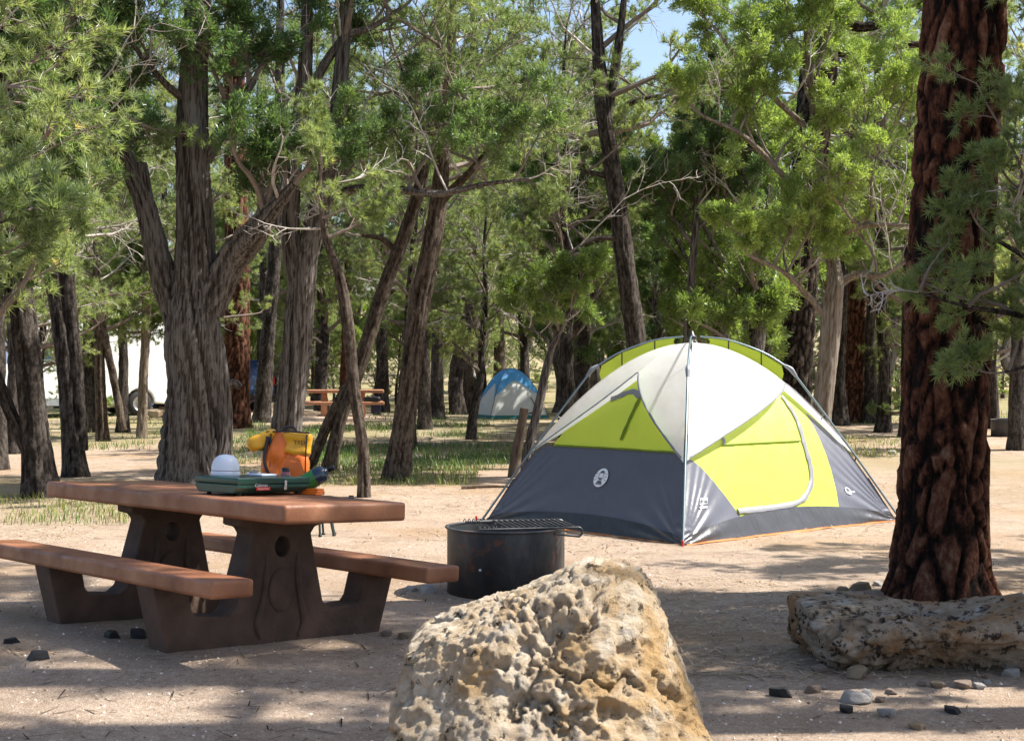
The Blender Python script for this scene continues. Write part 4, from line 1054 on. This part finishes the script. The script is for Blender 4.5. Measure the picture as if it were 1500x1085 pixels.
TD = Dome(1.82, 14.38, math.radians(41), 3.2, 2.66, 1.78)
tent = empty('dome_tent', (0, 0, 0), 0, 'large white lime and grey dome tent with outside poles on bare dirt', 'tent'); tent.matrix_world = TD.M
def vf_left(u):  a = .42; return .375 + .44 * np.where(u < a, u / a, (1 - u) / (1 - a)) ** .92
def vf_right(u): a = .93; return .385 + .365 * np.where(u < a, (u / a) ** .95, np.clip((1 - u) / (1 - a), 0, 1))
def vt_left(u):  return .012 + .075 * np.sin(PI * np.clip(u, 0, 1)) ** .5
def vt_right(u): return .012 + .105 * np.sin(PI * np.clip(u, 0, 1)) ** .6
VG = .43; hem = [.05, .12, .05, .05]
for f, vf, vt in ((0, vf_left, vt_left), (1, vf_right, vt_right), (2, vf_left, vt_left), (3, vf_left, vt_right)):
    TD.patch('floor_tub', M['tub'], tent, f, lambda a, b: (a, vt(a) * b), 70, 10, .012)
    TD.patch('flysheet', M['fly'], tent, f, lambda a, b: (a, vf(a) + (1 - vf(a)) * b), 80, 44, lambda a, b: .03 + hem[f] * (1 - b) ** 2 * np.sin(PI * a) ** .6)
    TD.ribbon('fly_hem', M['trim'], tent, f, [(u, float(vf(np.array(u))) + .004) for u in np.linspace(.012, .988, 40)], .02, lambda uv: .033 + hem[f] * np.sin(PI * uv[:, 0]) ** .6, 120)
    if f != 1:
        wall = TD.patch('wall_panel', M['grey'], tent, f, lambda a, b: (a, vt(a) + (np.minimum(VG, vf(a) + .02) - vt(a)) * b), 90, 36)
        if f == 0: gpanel = wall
        TD.patch('window_panel', M['lime'], tent, f, lambda a, b: (.09 + .84 * a, VG + (np.maximum(vf(.09 + .84 * a) + .03, VG + .004) - VG) * b), 70, 30, -.004)
        TD.ribbon('seam', M['strap'], tent, f, [(.1, VG), (.5, VG), (.93, VG)], .022, .008)
    else:
        vv = lambda u, b: vt(u) + (vf(u) + .02 - vt(u)) * b
        ul = lambda b: .27 * (1 - b) ** .75; ur = lambda b: 1 - .24 * (1 - b) ** .8
        def pgl(a, b): u = ul(b) * a; return u, vv(u, b)
        def pgr(a, b): u = ur(b) + (1 - ur(b)) * a; return u, vv(u, b)
        def plm(a, b): u = ul(b) + (ur(b) - ul(b)) * a; return u, vv(u, b)
        TD.patch('corner_panel', M['grey'], tent, 1, pgl, 30, 60)
        TD.patch('corner_panel', M['grey'], tent, 1, pgr, 30, 60)
        door = TD.patch('door_wall', M['lime'], tent, 1, plm, 80, 60)
uvp = lambda f, pts: [TD.inv(f, *p) for p in pts]
arc = uvp(1, [(1145, 580), (1163, 610), (1178, 650), (1187, 690), (1186, 715), (1170, 735), (1130, 743), (1078, 748)])
zipt = TD.ribbon('door_zip_flap', M['trim'], tent, 1, arc, .055, .010, 80)
TD.ribbon('door_window_seam', M['strap'], tent, 1, uvp(1, [(1057, 650), (1110, 651), (1172, 646)]), .02, .008)
TD.ribbon('window_tab', M['trim'], tent, 1, uvp(1, [(1055, 636), (1057, 643), (1058, 651)]), .04, .012, 10)
TD.ribbon('window_strap', M['strap'], tent, 0, uvp(0, [(944, 570), (928, 605), (910, 645)]), .05, .006, 20)
TD.ribbon('vent_band', M['trim'], tent, 0, [(.27, .69), (.42, .735), (.56, .70)], .07, .004, 20)
# lantern emblem on the shaded wall
def flat(loops_list):
    bm = bmesh.new()
    for loops in loops_list:
        ed = []
        for lp in loops:
            vs = [bm.verts.new((x, y, 0)) for x, y in lp]; ed += [bm.edges.new((vs[i], vs[(i + 1) % len(vs)])) for i in range(len(vs))]
        bmesh.ops.triangle_fill(bm, edges=ed, use_beauty=True)
    me = bpy.data.meshes.new('flat'); bm.to_mesh(me); bm.free(); return me
u, v = TD.inv(0, 882, 701)
logo = TD.decal(flat([[circ(0, 0, .088, 40, .098)]]), 'emblem', M['print'], tent, 0, u, v, .012)
sq = lambda x0, y0, x1, y1: [(x0, y0), (x1, y0), (x1, y1), (x0, y1)]
marks = [[sq(-.032, -.004, -.027, .042)], [sq(.027, -.004, .032, .042)], [sq(-.034, -.012, .034, -.005)], [[(-.038, .044), (.038, .044), (.018, .066), (.008, .072), (-.008, .072), (-.018, .066)]],
         [sq(-.018, -.026, .018, -.012)], [[(-.022, -.034), (.022, -.034), (.036, -.064), (-.036, -.064)]], [sq(-.042, -.074, .042, -.067)]]
for sx in (-1, 1):
    for y, dy in ((.03, .012), (.004, 0), (-.022, -.012)):
        marks.append([[(sx * .05, y), (sx * .078, y + dy), (sx * .078, y + dy + .005), (sx * .05, y + .005)]])
TD.decal(flat(marks), 'emblem_marks', M['grey'], logo, 0, u, v, .0165)
u, v = TD.inv(1, 1031, 738)
lb = TD.decal(flat([[sq(-.055, .0, .055, .062), sq(-.05, .005, .05, .057)], [sq(-.05, -.04, .055, -.025)]]), 'corner_label', M['print'], tent, 1, u, v, .012)
TD.decal(text_mesh('Coleman', .026), 'corner_lettering', M['print'], lb, 1, u, v + .02, .0125)
u, v = TD.inv(1, 1243, 717)
lb = TD.decal(flat([[circ(-.03, .0, .04, 24), circ(-.03, 0, .03, 24)]]), 'corner_badge', M['print'], tent, 1, u, v, .012)
TD.decal(text_mesh('instant', .04), 'badge_lettering', M['print'], lb, 1, u + .004, v - .006, .0125)
# poles, joints, hub, brow strips, stakes, cords
HZ = TD.H
for i in range(4):
    joint = TD.corner(i, .47, HZ * .86, .03)
    foot = TD.corner(i, 1.0, 0.0, .05)
    p = rod('pole', M['pole'], [foot, [(foot[k] + joint[k]) / 2 + (0, 0, .02)[k] for k in range(3)], joint], .011, tent, 10)
    up = [joint, TD.corner(i, .34, HZ * .955, .02), TD.corner(i, .18, HZ * 1.025), TD.corner(i, .04, HZ * 1.045)]
    rod('upper_pole', M['pole'], up, .009, tent, 10)
    d = (Vector(up[1]) - Vector(joint)).normalized(); d2 = (Vector(joint) - Vector(foot)).normalized()
    rod('pole_joint', M['clip'], [Vector(joint) - d2 * .09, joint, Vector(joint) + d * .07], [.016, .026, .015], tent, 12)
    if i in (0, 2):                                # lime brow between fly and pole
        g = Geo(); n = 16; rows = []
        for k in range(n):
            r = .44 - .36 * k / (n - 1); zt = np.interp(r, [.04, .18, .34, .47], [HZ * 1.045, HZ * 1.025, HZ * .955, HZ * .86]) - .004
            zb = HZ * (1 - r ** TD.pw) + .012
            rows.append([TD.corner(i, r, zb), TD.corner(i, r, (zb + zt) / 2, .02), TD.corner(i, r, max(zt, zb + .01), .0)])
        v = np.array(rows); idx = np.arange(n * 3).reshape(n, 3)
        g.add(v, np.stack([idx[:-1, :-1], idx[:-1, 1:], idx[1:, 1:], idx[1:, :-1]], -1).reshape(-1, 4)); g.build('brow_strip', M['lime'], tent, True)
    for r in (.8, .63):
        z = HZ * (1 - r ** TD.pw); a = TD.corner(i, r, z, .0)
        t = (z + .03) / joint[2]; b = [foot[k] + (joint[k] - foot[k]) * t for k in range(3)]
        rod('pole_clip', M['black'], [a, b], .008, tent, 6)
    for r in (.34, .18): rod('pole_clip', M['black'], [TD.corner(i, r, HZ * (1 - r ** TD.pw) + .02), TD.corner(i, r, np.interp(r, [.18, .34], [HZ * 1.025, HZ * .955]))], .006, tent, 6)
    rod('corner_cord', M['cord'], [TD.corner(i, .86, HZ * .24, .01), TD.corner(i, .97, .04, .03)], .005, tent, 5)
    box('foot_tab', M['black'], (.05, .05, .02), TD.corner(i, 1.0, .012, .04), tent, .004)
    sx = TD.corner(i, 1.0, .01, .10)
    rod('stake', M['red'], [[sx[0], sx[1], .05], [sx[0], sx[1], -.12]], .012, tent, 8)
lathe('hub', M['black'], [(0, HZ * 1.03), (.05, HZ * 1.03), (.055, HZ * 1.045), (.03, HZ * 1.055), (.018, HZ * 1.075), (0, HZ * 1.08)], parent=tent, seg=20)
for s_ in (-1, 1): rod('hub_tie', M['fly'], [(s_ * .02, -.02, HZ * 1.035), (s_ * .05, -.06, HZ * .985)], .006, tent, 6)
# groundsheet peeping out in front
gs = empty('groundsheet', TD.M.translation, 0, 'orange groundsheet spread under the big dome tent', 'groundsheet'); gs.matrix_world = TD.M
a, b = np.meshgrid(np.linspace(-1.62, 1.62, 60), np.linspace(-1.38, 1.36, 50)); zz = .004 + .008 * np.clip(fbm(np.stack([a * 5, b * 5, a * 0], -1), 2, 8), -.3, 1)
idx = np.arange(a.size).reshape(a.shape); g = Geo()
bb = b + .03 * noise(np.stack([a * 3, a * 0, a * 0], -1), 4) * (np.abs(b) > 1.3)
g.add(np.stack([a, bb, zz], -1), np.stack([idx[:-1, :-1], idx[:-1, 1:], idx[1:, 1:], idx[1:, :-1]], -1).reshape(-1, 4)); g.build('sheet', M['tarp'], gs, True)

# ------------------------------------------------------------------ blue tent
bd = 41.0
BD = Dome((748 - 750) / F * bd, bd, math.radians(20), 1.75, 1.5, 1.42, 2.1)
bt_ = empty('small_dome_tent', (0, 0, 0), 0, 'small blue and white dome tent pitched under the far trees', 'tent'); bt_.matrix_world = BD.M
for f in range(4):
    vb = lambda a: .32 + .38 * np.sin(PI * a) ** .8 if f % 2 == 0 else .45 + .3 * np.sin(PI * a)
    BD.patch('floor', M['teal'], bt_, f, lambda a, b: (a, .07 * b), 24, 4, .01)
    BD.patch('wall', M['white'], bt_, f, lambda a, b: (a, .07 + (vb(a) + .02 - .07) * b), 24, 16)
    BD.patch('flysheet', M['blue'], bt_, f, lambda a, b: (a, vb(a) + (1 - vb(a)) * b), 24, 16, .03)
BD.ribbon('door_zip', M['black'], bt_, 1, [(.62, .1), (.75, .12), (.82, .22), (.83, .34), (.8, .42)], .035, .012, 24)
for i in range(4): rod('pole', M['black'], [BD.corner(i, r, BD.H * (1 - r ** BD.pw) + .02, .02) for r in np.linspace(1, .02, 9)], .008, bt_, 6)

# ------------------------------------------------------------------ boulders and stones
def rock_mesh(planes, sub, seed, amp=.05, freq=4., p=13, pits=0, pit_r=.09, pit_d=.05, warp=None):
    bm = bmesh.new(); bmesh.ops.create_icosphere(bm, subdivisions=sub, radius=1)
    n = np.array([v.co[:] for v in bm.verts]); fc = np.array([[v.index for v in f.verts] for f in bm.faces]); bm.free()
    pl = np.array([q[0] for q in planes], float); pl /= np.linalg.norm(pl, axis=1, keepdims=True); d = np.array([q[1] for q in planes])
    k = np.clip(n @ pl.T / d, 0, None); r = (k ** p).sum(1) ** (-1 / p)
    v = n * r[:, None]
    rd = np.abs(fbm(v * freq, 5, seed, .6)); bl = 1 - 2 * np.abs(fbm(v * freq * 2.2, 5, seed + 7, .62))
    v = v + n * (amp * fbm(v * freq * .6, 4, seed + 3) - amp * .5 * np.clip(1 - rd / .07, 0, 1) + amp * .27 * (bl - .6) + amp * .2 * fbm(v * freq * 11, 3, seed + 9, .7))[:, None]
    r2 = np.random.default_rng(seed)
    for i in range(pits):
        c = v[r2.integers(0, len(v))]; dist = np.linalg.norm((v - c) * np.array([1, 1, 1.3]), axis=1); rr = pit_r * r2.uniform(.35, 1.2)
        dist = dist + rr * .35 * fbm(v * 14, 2, i)
        v = v - n * (pit_d * r2.uniform(.4, 1.2) * np.exp(-(np.clip(dist, 0, None) / rr) ** 7))[:, None]
    if warp: v = warp(v)
    return v, fc
def rock(name, label, cat, mat, loc, planes, sub, seed, group=None, rz=0, **kw):
    v, f = rock_mesh(planes, sub, seed, **kw); g = Geo(); g.add(v, f)
    o = g.build(name, mat, None, True); o.location = loc; o.rotation_euler = (0, 0, rz); return tag(o, label, cat, group)
rock('boulder', 'tall pitted tan limestone boulder in front of the fire ring', 'boulder', M['rock'], (.15, 5.25, .25),
     [((-.99, 0, .12), .55), ((-.39, -.05, .92), .43), ((.16, 0, .99), .545), ((.906, 0, .423), .50), ((.02, -.82, .55), .43), ((0, -.93, .37), .47), ((0, 1, .25), .45), ((.62, -.7, .35), .49), ((-.6, -.6, .53), .47), ((.97, 0, .12), .56), ((0, 0, -1), .42)],
     7, 5, amp=.08, freq=3.3, p=22, pits=30, pit_r=.055, pit_d=.05)
def dip(v):
    v = v.copy(); x, y = v[:, 0], v[:, 1]; up = v[:, 2] > 0
    v[:, 2] -= up * .07 * np.exp(-((x - .12) / .28) ** 2 - ((y + .02) / .3) ** 2)
    return v
rock('boulder', 'low flat grey limestone slab with an undercut edge below the thick ponderosa', 'boulder', M['rock2'], (2.17, 7.4, .17),
     [((-1, -.05, .05), .72), ((1, 0, .1), .75), ((0, -1, .12), .47), ((0, 1, .1), .42), ((0, 0, 1), .15), ((-.1, -.5, .86), .25), ((0, -.8, -.6), .315), ((-.75, -.1, -.65), .58), ((.1, .5, .86), .28), ((0, 0, -1), .24), ((-.6, -.75, .1), .68)],
     7, 9, amp=.12, freq=2.3, p=14, pits=50, pit_r=.06, pit_d=.03, warp=dip)
def stone_planes(seed):
    r = np.random.default_rng(seed); n = r.normal(0, 1, (11, 3)); return [(q, r.uniform(.62, 1.0)) for q in n] + [((0, 0, 1), .7), ((0, 0, -1), .7), ((1, 0, 0), 1.), ((-1, 0, 0), 1.), ((0, 1, 0), .9), ((0, -1, 0), .9)]
stone_data = {}
def stone(px, py, w, mat, label, hz=.7, seed=0, group=None, name='stone'):
    key = (mat, seed % 4)
    if key not in stone_data:
        v, f = rock_mesh(stone_planes(seed % 4 + 40), 4, seed % 4, amp=.07, freq=1.6, p=40)
        g = Geo(); g.add(v, f); o = g.build(name, M[mat], None, False); stone_data[key] = o.data
    else: o = link(name, stone_data[key], M[mat])
    p = at(px, py); s = w / 2 / F * p.y
    o.location = (p.x, p.y + s * .3, p.z + s * hz * .42); o.scale = (s, s * .85, s * hz); o.rotation_euler = (.15 * math.sin(seed), .1 * math.cos(seed * 2), seed * 1.7)
    return tag(o, label, 'stone' if mat != 'coal' else 'charcoal', group)
for a in [(17, 942, 22, 'coal', 'small charcoal lump beside a larger one on the gravel below the near bench'), (53, 967, 30, 'coal', 'largest charcoal lump lying on the gravel below the near bench'),
          (163, 934, 26, 'coal', 'charcoal lump in the shade under the near bench'), (203, 934, 34, 'coal', 'long charcoal lump touching the bench foot'),
          (1145, 1020, 34, 'coal', 'flat charcoal lump left of the white stones below the slab'), (1240, 1043, 24, 'coal', 'charcoal lump touching the jagged white stone below the slab'), (1397, 1045, 26, 'coal', 'round charcoal lump lying alone below the slab'),
          (603, 866, 20, 'rock_w', 'bluish white stone at the foot of the fire ring'), (628, 868, 26, 'rock_w', 'flat white stone tucked against the fire ring'), (591, 869, 8, 'rock_w', 'tiny white pebble near the fire ring'),
          (1253, 1030, 40, 'rock_w', 'jagged white stone with a raised point below the slab'), (1272, 1020, 22, 'rock_w', 'white stone leaning on the jagged one'), (1300, 1050, 30, 'rock_w', 'loose white stone lying nearest the bottom of the gravel'),
          (1305, 1016, 18, 'rock_p', 'pinkish stone standing among the white stones'), (1290, 1028, 18, 'rock_p', 'small pinkish stone among the white stones'), (1190, 1014, 26, 'rock_p', 'flat pinkish stone left of the white stones'), (1206, 1008, 12, 'rock_w', 'small pale stone beside the flat pinkish one'),
          (1373, 1007, 24, 'rock_t', 'tan stone under the slab front edge'), (1350, 1004, 16, 'rock_p', 'brownish stone beside the tan one under the slab'), (1412, 1008, 28, 'rock_p', 'pink block of stone in front of the slab'), (1435, 1009, 20, 'rock_w', 'whitish stone right of the pink block'), (1448, 1001, 12, 'rock_w', 'small whitish stone behind the others at the slab'),
          (1480, 990, 28, 'rock_w', 'pale wedge of stone at the slab right end'), (1254, 993, 40, 'rock_t', 'rounded tan stone propping the slab'), (1202, 985, 26, 'rock_p', 'dark reddish stone in shade under the slab'),
          (1262, 864, 30, 'rock_t', 'cream stone with a dark face at the pine foot'), (1286, 858, 18, 'rock_w', 'pointed white stone at the pine foot'), (1281, 878, 32, 'rock_p', 'mauve flat stone at the pine foot'), (1236, 865, 16, 'rock_t', 'small cream stone left of the pine foot stones'),
          (887, 850, 26, 'rock_w', 'white stone with a brown base just behind the tall boulder'), (925, 862, 32, 'rock_w', 'white rounded stone against the back of the tall boulder'),
          (1308, 665, 14, 'rock_w', 'lone white stone on the dirt between tent and thick ponderosa'), (1145, 846, 8, 'rock_w', 'tiny white pebble on the dirt in front of the tent'),
          (665, 709, 10, 'coal', 'small black lump on the straw behind the fire ring'), (567, 931, 18, 'rock_p', 'brown stone beside a splinter near the table foot'), (592, 935, 22, 'rock_t', 'broken tan splinter of stone near the table foot'),
          (395, 604, 36, 'rock_t', 'large tan rock lying beyond the grey forked juniper'), (228, 612, 30, 'rock_t', 'cream rock beyond the small pale-stemmed juniper'), (245, 606, 26, 'rock_p', 'orange-brown rock beyond the massive juniper'), (208, 604, 26, 'rock_w', 'pale grey rock beside the van rear wheel'),
          (1345, 1068, 26, 'rock_t', 'flat cream stone alone on the foreground gravel'), (790, 643, 8, 'rock_p', 'small rock in the grass beside the stump')]:
    stone(a[0], a[1], a[2], a[3], a[4], .7, len(a[4]) + int(a[0]))

# ------------------------------------------------------------------ stump and logs
def cutlog(name, label, path, mat=None, capm=None, sides=20):
    path = np.array(path, float); b = path[0, :3].copy()
    root = empty(name, tuple(b), 0, label, 'stump' if 'stump' in name else 'log')
    g = Geo(); p = path.copy(); p[:, :3] -= b; log_tube(g, p, 'pin', sides, .04, .15 if 'stump' in name else 0, 4, True); g.build('bark', M[mat or 'stump'], root, True)
    for e, s in ((-1, 1), (0, -1)):
        d = (p[-1, :3] - p[-2, :3]); d /= np.linalg.norm(d); q = lathe('cut_face', M['cutwood'], [(0, 0), (p[e, 3] * .86, 0), (p[e, 3] * .9, -.01)], tuple(p[e, :3] + s * d * (p[e, 3] * .1 + .002)), root, 18)
        q.rotation_euler = Vector(d * s).to_track_quat('Z', 'Y').to_euler()
    return root
b = at(753, 699); cutlog('stump', 'tall thin cut stump beside the curved juniper sapling left of the tent', px_path(b.y, [(752, 701, 17), (757, 660, 15), (763, 630, 13), (768, 598, 12)]))
b = at(372, 660); z = b.z
cutlog('log', 'short grey log on the grass between the massive and the forked juniper', [[b.x - .1, b.y, z + .09, .1], [b.x + .25, b.y + .05, z + .1, .1], [b.x + .5, b.y + .1, z + .09, .09]])
cutlog('log', 'split log end touching the forked juniper foot', [[b.x + .33, b.y - .35, z + .08, .09], [b.x + .5, b.y - .2, z + .09, .085], [b.x + .62, b.y - .1, z + .09, .08]])
b = at(690, 716)
cutlog('fallen_log', 'thin dark fallen branch in the straw behind the fire ring', [[b.x - .12, b.y, b.z + .02, .025], [b.x + .2, b.y + .08, b.z + .03, .022], [b.x + .5, b.y + .05, b.z + .025, .012]])

# ------------------------------------------------------------------ far camp: table, ring, van, car
fx, fy = (500 - 750) / F * 42.4, 42.4
m4 = Matrix.Translation((fx, fy, gz(fx, fy) + .02)) @ Matrix.Rotation(.12, 4, 'Z')
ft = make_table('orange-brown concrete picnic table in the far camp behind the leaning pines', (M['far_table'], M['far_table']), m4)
fx2, fy2 = (388 - 750) / F * 52, 52.
m4 = Matrix.Translation((fx2, fy2, gz(fx2, fy2) + .02)) @ Matrix.Rotation(-.5, 4, 'Z')
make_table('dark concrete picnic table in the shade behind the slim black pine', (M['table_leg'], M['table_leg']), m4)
cp = at(553, 607)
cb = empty('cool_box', (cp.x, cp.y - .5, cp.z), .1, 'dark blue cool box on the ground at the far picnic table', 'cool box')
box('body', M['bluebin'], (.3, .25, .34), (0, 0, .165), cb, .02); box('lid', M['black'], (.32, .27, .06), (0, 0, .365), cb, .015)
bx = empty('bag', (fx + .9, fy - .62, gz(fx, fy) + .02 + .40), 0, 'black bag lying on the far picnic bench', 'bag')
bx.location = (fx + .9 * .993 + .667 * .12, fy + .9 * .12 - .667 * .993, gz(fx, fy) + .42)
blob('body', M['black'], (.5, .2, .16), (0, 0, .08), bx, amp=.015); rod('handle', M['black'], [(-.1, 0, .15), (0, 0, .2), (.1, 0, .15)], .01, bx)
q = at(1486, 640); fr2 = copy_tree(fr); fr2.location = (q.x, q.y + .4, gz(q.x, q.y + .4)); fr2.scale = (.85, .85, .8); fr2.rotation_euler = (0, 0, 1.2)
fr2['label'] = 'dark campfire ring at the far site right of the thick ponderosa'
def wheel(parent, x, y, r=.36, w=.22):
    o = lathe('wheel', M['tyre'], [(r * .6, -w / 2), (r * .93, -w / 2), (r, -w * .32), (r, w * .32), (r * .93, w / 2), (r * .6, w / 2)], (x, y, r), parent, 28, (PI / 2, 0, 0))
    lathe('rim', M['alloy'], [(r * .6, -w / 2), (r * .56, -w * .3), (r * .2, -w * .25), (r * .16, -w * .42), (0, -w * .42)], (0, 0, 0), o, 20)
    lathe('rim', M['alloy'], [(r * .6, w / 2), (r * .56, w * .3), (r * .2, w * .25), (r * .16, w * .42), (0, w * .42)], (0, 0, 0), o, 20)
def vehicle(name, label, cat, loc, rz, prof, width, paint, sill, windows, wheels, tail, arch=.43):
    t = empty(name, loc, rz, label, cat)
    # body side with wheel arches
    bot = prof[0][1]; loop = []
    for x in sorted(wheels):
        loop += [(x + arch * math.cos(a), max(bot, .36 + arch * math.sin(a))) for a in np.linspace(PI, 0, 11)]
    lo = [(prof[0][0], bot)] + loop + [(prof[1][0], bot)] + prof[2:]
    body = extrude_profile('body', M[paint], [lo], width, t, 'y', .05, False)
    xs = sorted(wheels)
    for s in (-1, 1):
        if sill: box('sill', M[sill], (xs[1] - xs[0] - 2 * arch - .05, .04, .22), ((xs[0] + xs[1]) / 2, s * (width / 2 + .005), bot + .13), t, .01)
        for w in windows:
            e = extrude_profile('window', M['glass'], [w], .02, t, 'y', .004); e.location = (0, s * (width / 2 + .004), 0)
        for x in wheels: wheel(t, x, s * (width / 2 - .12))
        box('tail_light', M['lens'], (.05, .12, tail[1]), (tail[0], s * (width / 2 - .055), tail[2]), t, .01)
    return t
vx, vy = (222 - 750) / F * 41, 41.
van = vehicle('van', 'white high-roofed camper van parked among the trees', 'van', (vx - 5.6 * math.cos(.62), vy + 1.6 - 5.6 * math.sin(.62), gz(vx, vy)), .62,
        [(0, .3), (5.6, .3), (5.62, .6), (5.58, 2.55), (5.4, 2.72), (2.0, 2.74), (1.4, 2.5), (.75, 1.5), (.1, 1.2), (-.02, .8)], 2.0, 'van', 'vgrey',
        [[(1.12, 1.55), (1.9, 1.55), (1.9, 2.15), (1.5, 2.15)], [(2.1, 1.5), (3.3, 1.5), (3.3, 2.1), (2.1, 2.1)]], [1.0, 4.45], (5.61, .6, 1.35))
box('bumper', M['black'], (.16, 1.9, .22), (5.66, 0, .45), van, .04); box('headlight', M['glass'], (.1, .3, .2), (.03, -.8, .95), van, .03); box('headlight', M['glass'], (.1, .3, .2), (.03, .8, .95), van, .03)
cx, cy = (262 - 750) / F * 47, 47.
suv = vehicle('car', 'dark blue estate car parked beyond the van, half hidden by the massive juniper', 'car', (cx - 1.0, cy, gz(cx, cy)), -.5,
        [(0, .3), (4.5, .3), (4.55, .7), (4.4, 1.1), (3.8, 1.65), (1.6, 1.68), (1.0, 1.15), (.1, 1.0), (-.02, .6)], 1.8, 'suv', None,
        [[(1.25, 1.15), (2.4, 1.15), (2.4, 1.58), (1.7, 1.58)], [(2.5, 1.15), (3.9, 1.15), (3.6, 1.58), (2.5, 1.58)]], [.9, 3.6], (4.5, .25, .95), .4)
box('bumper', M['black'], (.14, 1.7, .2), (4.56, 0, .45), suv, .04)

# ------------------------------------------------------------------ gravel, litter and grass
def in_view(n, d0, d1, power=1., margin=1.06):
    d = d0 + (d1 - d0) * rng.random(n) ** power; x = (rng.random(n) * 2 - 1) * d * 750 / F * margin
    return x, d
def scatter_gravel(n):
    x, y = in_view(n, 3.9, 13, 1.5); m = (fbm(np.stack([x * .8, y * .8, x * 0], 1), 2, 40) > -.25 - .5 * (y < 8)); x, y = x[m], y[m]; n = len(x)
    base = np.array([[1, 0, 0], [0, 1, 0], [-1, 0, 0], [0, -1, 0], [0, 0, .8], [0, 0, -.7]]) - np.array([0, 0, .2]); f = np.array([[0, 1, 4], [1, 2, 4], [2, 3, 4], [3, 0, 4]])
    s = .0025 + .008 * rng.random(n) ** 6
    v = base[None] * (1 + rng.normal(0, .25, (n, 6, 1))) * s[:, None, None] * rng.uniform(.7, 1.3, (n, 1, 3))
    a = rng.random(n) * 6.28; c, sn = np.cos(a)[:, None], np.sin(a)[:, None]
    v = np.stack([v[..., 0] * c - v[..., 1] * sn, v[..., 0] * sn + v[..., 1] * c, v[..., 2]], -1)
    z = ground(x, y) + .006 * fbm(np.stack([x, y, x * 0], 1) * 6, 3, 21) + s * .25
    v += np.stack([x, y, z], 1)[:, None]
    g = Geo(); g.add(v, (f[None] + np.arange(n)[:, None, None] * 6).reshape(-1, 3), tint=np.repeat(rng.random(n), 6))
    o = g.build('gravel', M['gravel_mix']); o['kind'] = 'stuff'; o['label'] = 'small mixed gravel scattered over the bare dirt'; o['category'] = 'gravel'
scatter_gravel(34000)
def blades(name, mat, x, y, h, w, lean, tint, label, cat, flat=False):
    n = len(x); z = ground(x, y); a = rng.random(n) * 6.28
    d = np.stack([np.cos(a), np.sin(a), 0 * a], 1); sd = np.stack([-np.sin(a), np.cos(a), 0 * a], 1) * (w / 2)[:, None]
    p = np.stack([x, y, z], 1); up = np.array([0, 0, 1.])
    if flat:
        p[:, 2] += .006 + .006 * rng.random(n)
        q = p + d * h[:, None] + up * (rng.normal(0, .006, n))[:, None]
        v = np.stack([p - sd, p + sd, q + sd * .6, q - sd * .6], 1); f = (np.arange(4)[None] + np.arange(n)[:, None] * 4)
        g = Geo(); g.add(v, f, tint=np.repeat(tint, 4))
    else:
        m = p + d * (h * lean * .35)[:, None] + up * (h * .6)[:, None]; e = p + d * (h * lean)[:, None] + up * h[:, None]
        v = np.stack([p - sd - up * .01, p + sd - up * .01, m + sd * .7, m - sd * .7, e], 1); k = np.arange(n)[:, None] * 5
        g = Geo(); g.add(v, np.array([[0, 1, 2, 3]]) + k, tint=np.repeat(tint, 5)); g.f3.append(np.array([[3, 2, 4]]) + k)
    o = g.build(name, mat); o['kind'] = 'stuff'; o['label'] = label; o['category'] = cat
x, y = in_view(26000, 7, 30, 1.3); m = fbm(np.stack([x * .35, y * .35, x * 0], 1), 3, 51) > -.12; x, y = x[m], y[m]
blades('needle_litter', M['litter'], x, y, rng.uniform(.04, .13, len(x)), rng.uniform(.003, .006, len(x)) * (1 + y / 14), 0, rng.random(len(x)), 'fallen brown needles and straw strewn over the dirt', 'litter', True)
def patch_px(n, px0, px1, py0, py1):
    """spread over the ground between two photo rows"""
    a, b = at((px0 + px1) / 2, py1).y, at((px0 + px1) / 2, py0).y
    d = a + (b - a) * rng.random(n); x = ((px0 + (px1 - px0) * rng.random(n)) - 750) / F * d; return x, d
X, Y, T_ = [], [], []
for n, a, b_, c, d, gmean in [(9000, 430, 800, 652, 690, .75), (7000, 360, 780, 622, 642, .8), (3500, 330, 700, 688, 712, .35), (2500, 0, 70, 570, 640, .7), (2600, 1200, 1400, 592, 625, .65), (1500, 1190, 1320, 640, 672, .35), (1600, 120, 240, 620, 660, .6),
                                (2200, 0, 230, 715, 770, .3), (2500, 330, 480, 640, 680, .6), (1500, 540, 760, 600, 622, .7), (1500, 1340, 1500, 600, 640, .5), (1500, 60, 330, 600, 640, .6)]:
    x, y = patch_px(n, a, b_, c, d); k = fbm(np.stack([x * .9, y * .5, x * 0], 1), 2, 60); m = k > -.02 + .5 * (rng.random(n) - .5); X.append(x[m]); Y.append(y[m]); T_.append(np.clip(gmean + rng.normal(0, .2, m.sum()) + .4 * k[m], 0, 1))
X, Y, T_ = map(np.concatenate, (X, Y, T_)); n = len(X)
blades('grass', M['grass'], X, Y, rng.uniform(.03, .13, n) * (.6 + .8 * T_), rng.uniform(.004, .008, n) * (1 + Y / 30), rng.uniform(.3, 1.2, n), np.clip(T_ - .12, 0, 1), 'thin green and straw-coloured grass growing between the trunks', 'grass')
x, y = in_view(1200, 5.5, 24, 1.2)
blades('twig_litter', M['stump'], x, y, rng.uniform(.03, .15, len(x)), rng.uniform(.004, .009, len(x)), 0, rng.random(len(x)), 'short broken twigs and bark scraps scattered on the dirt', 'twigs', True)
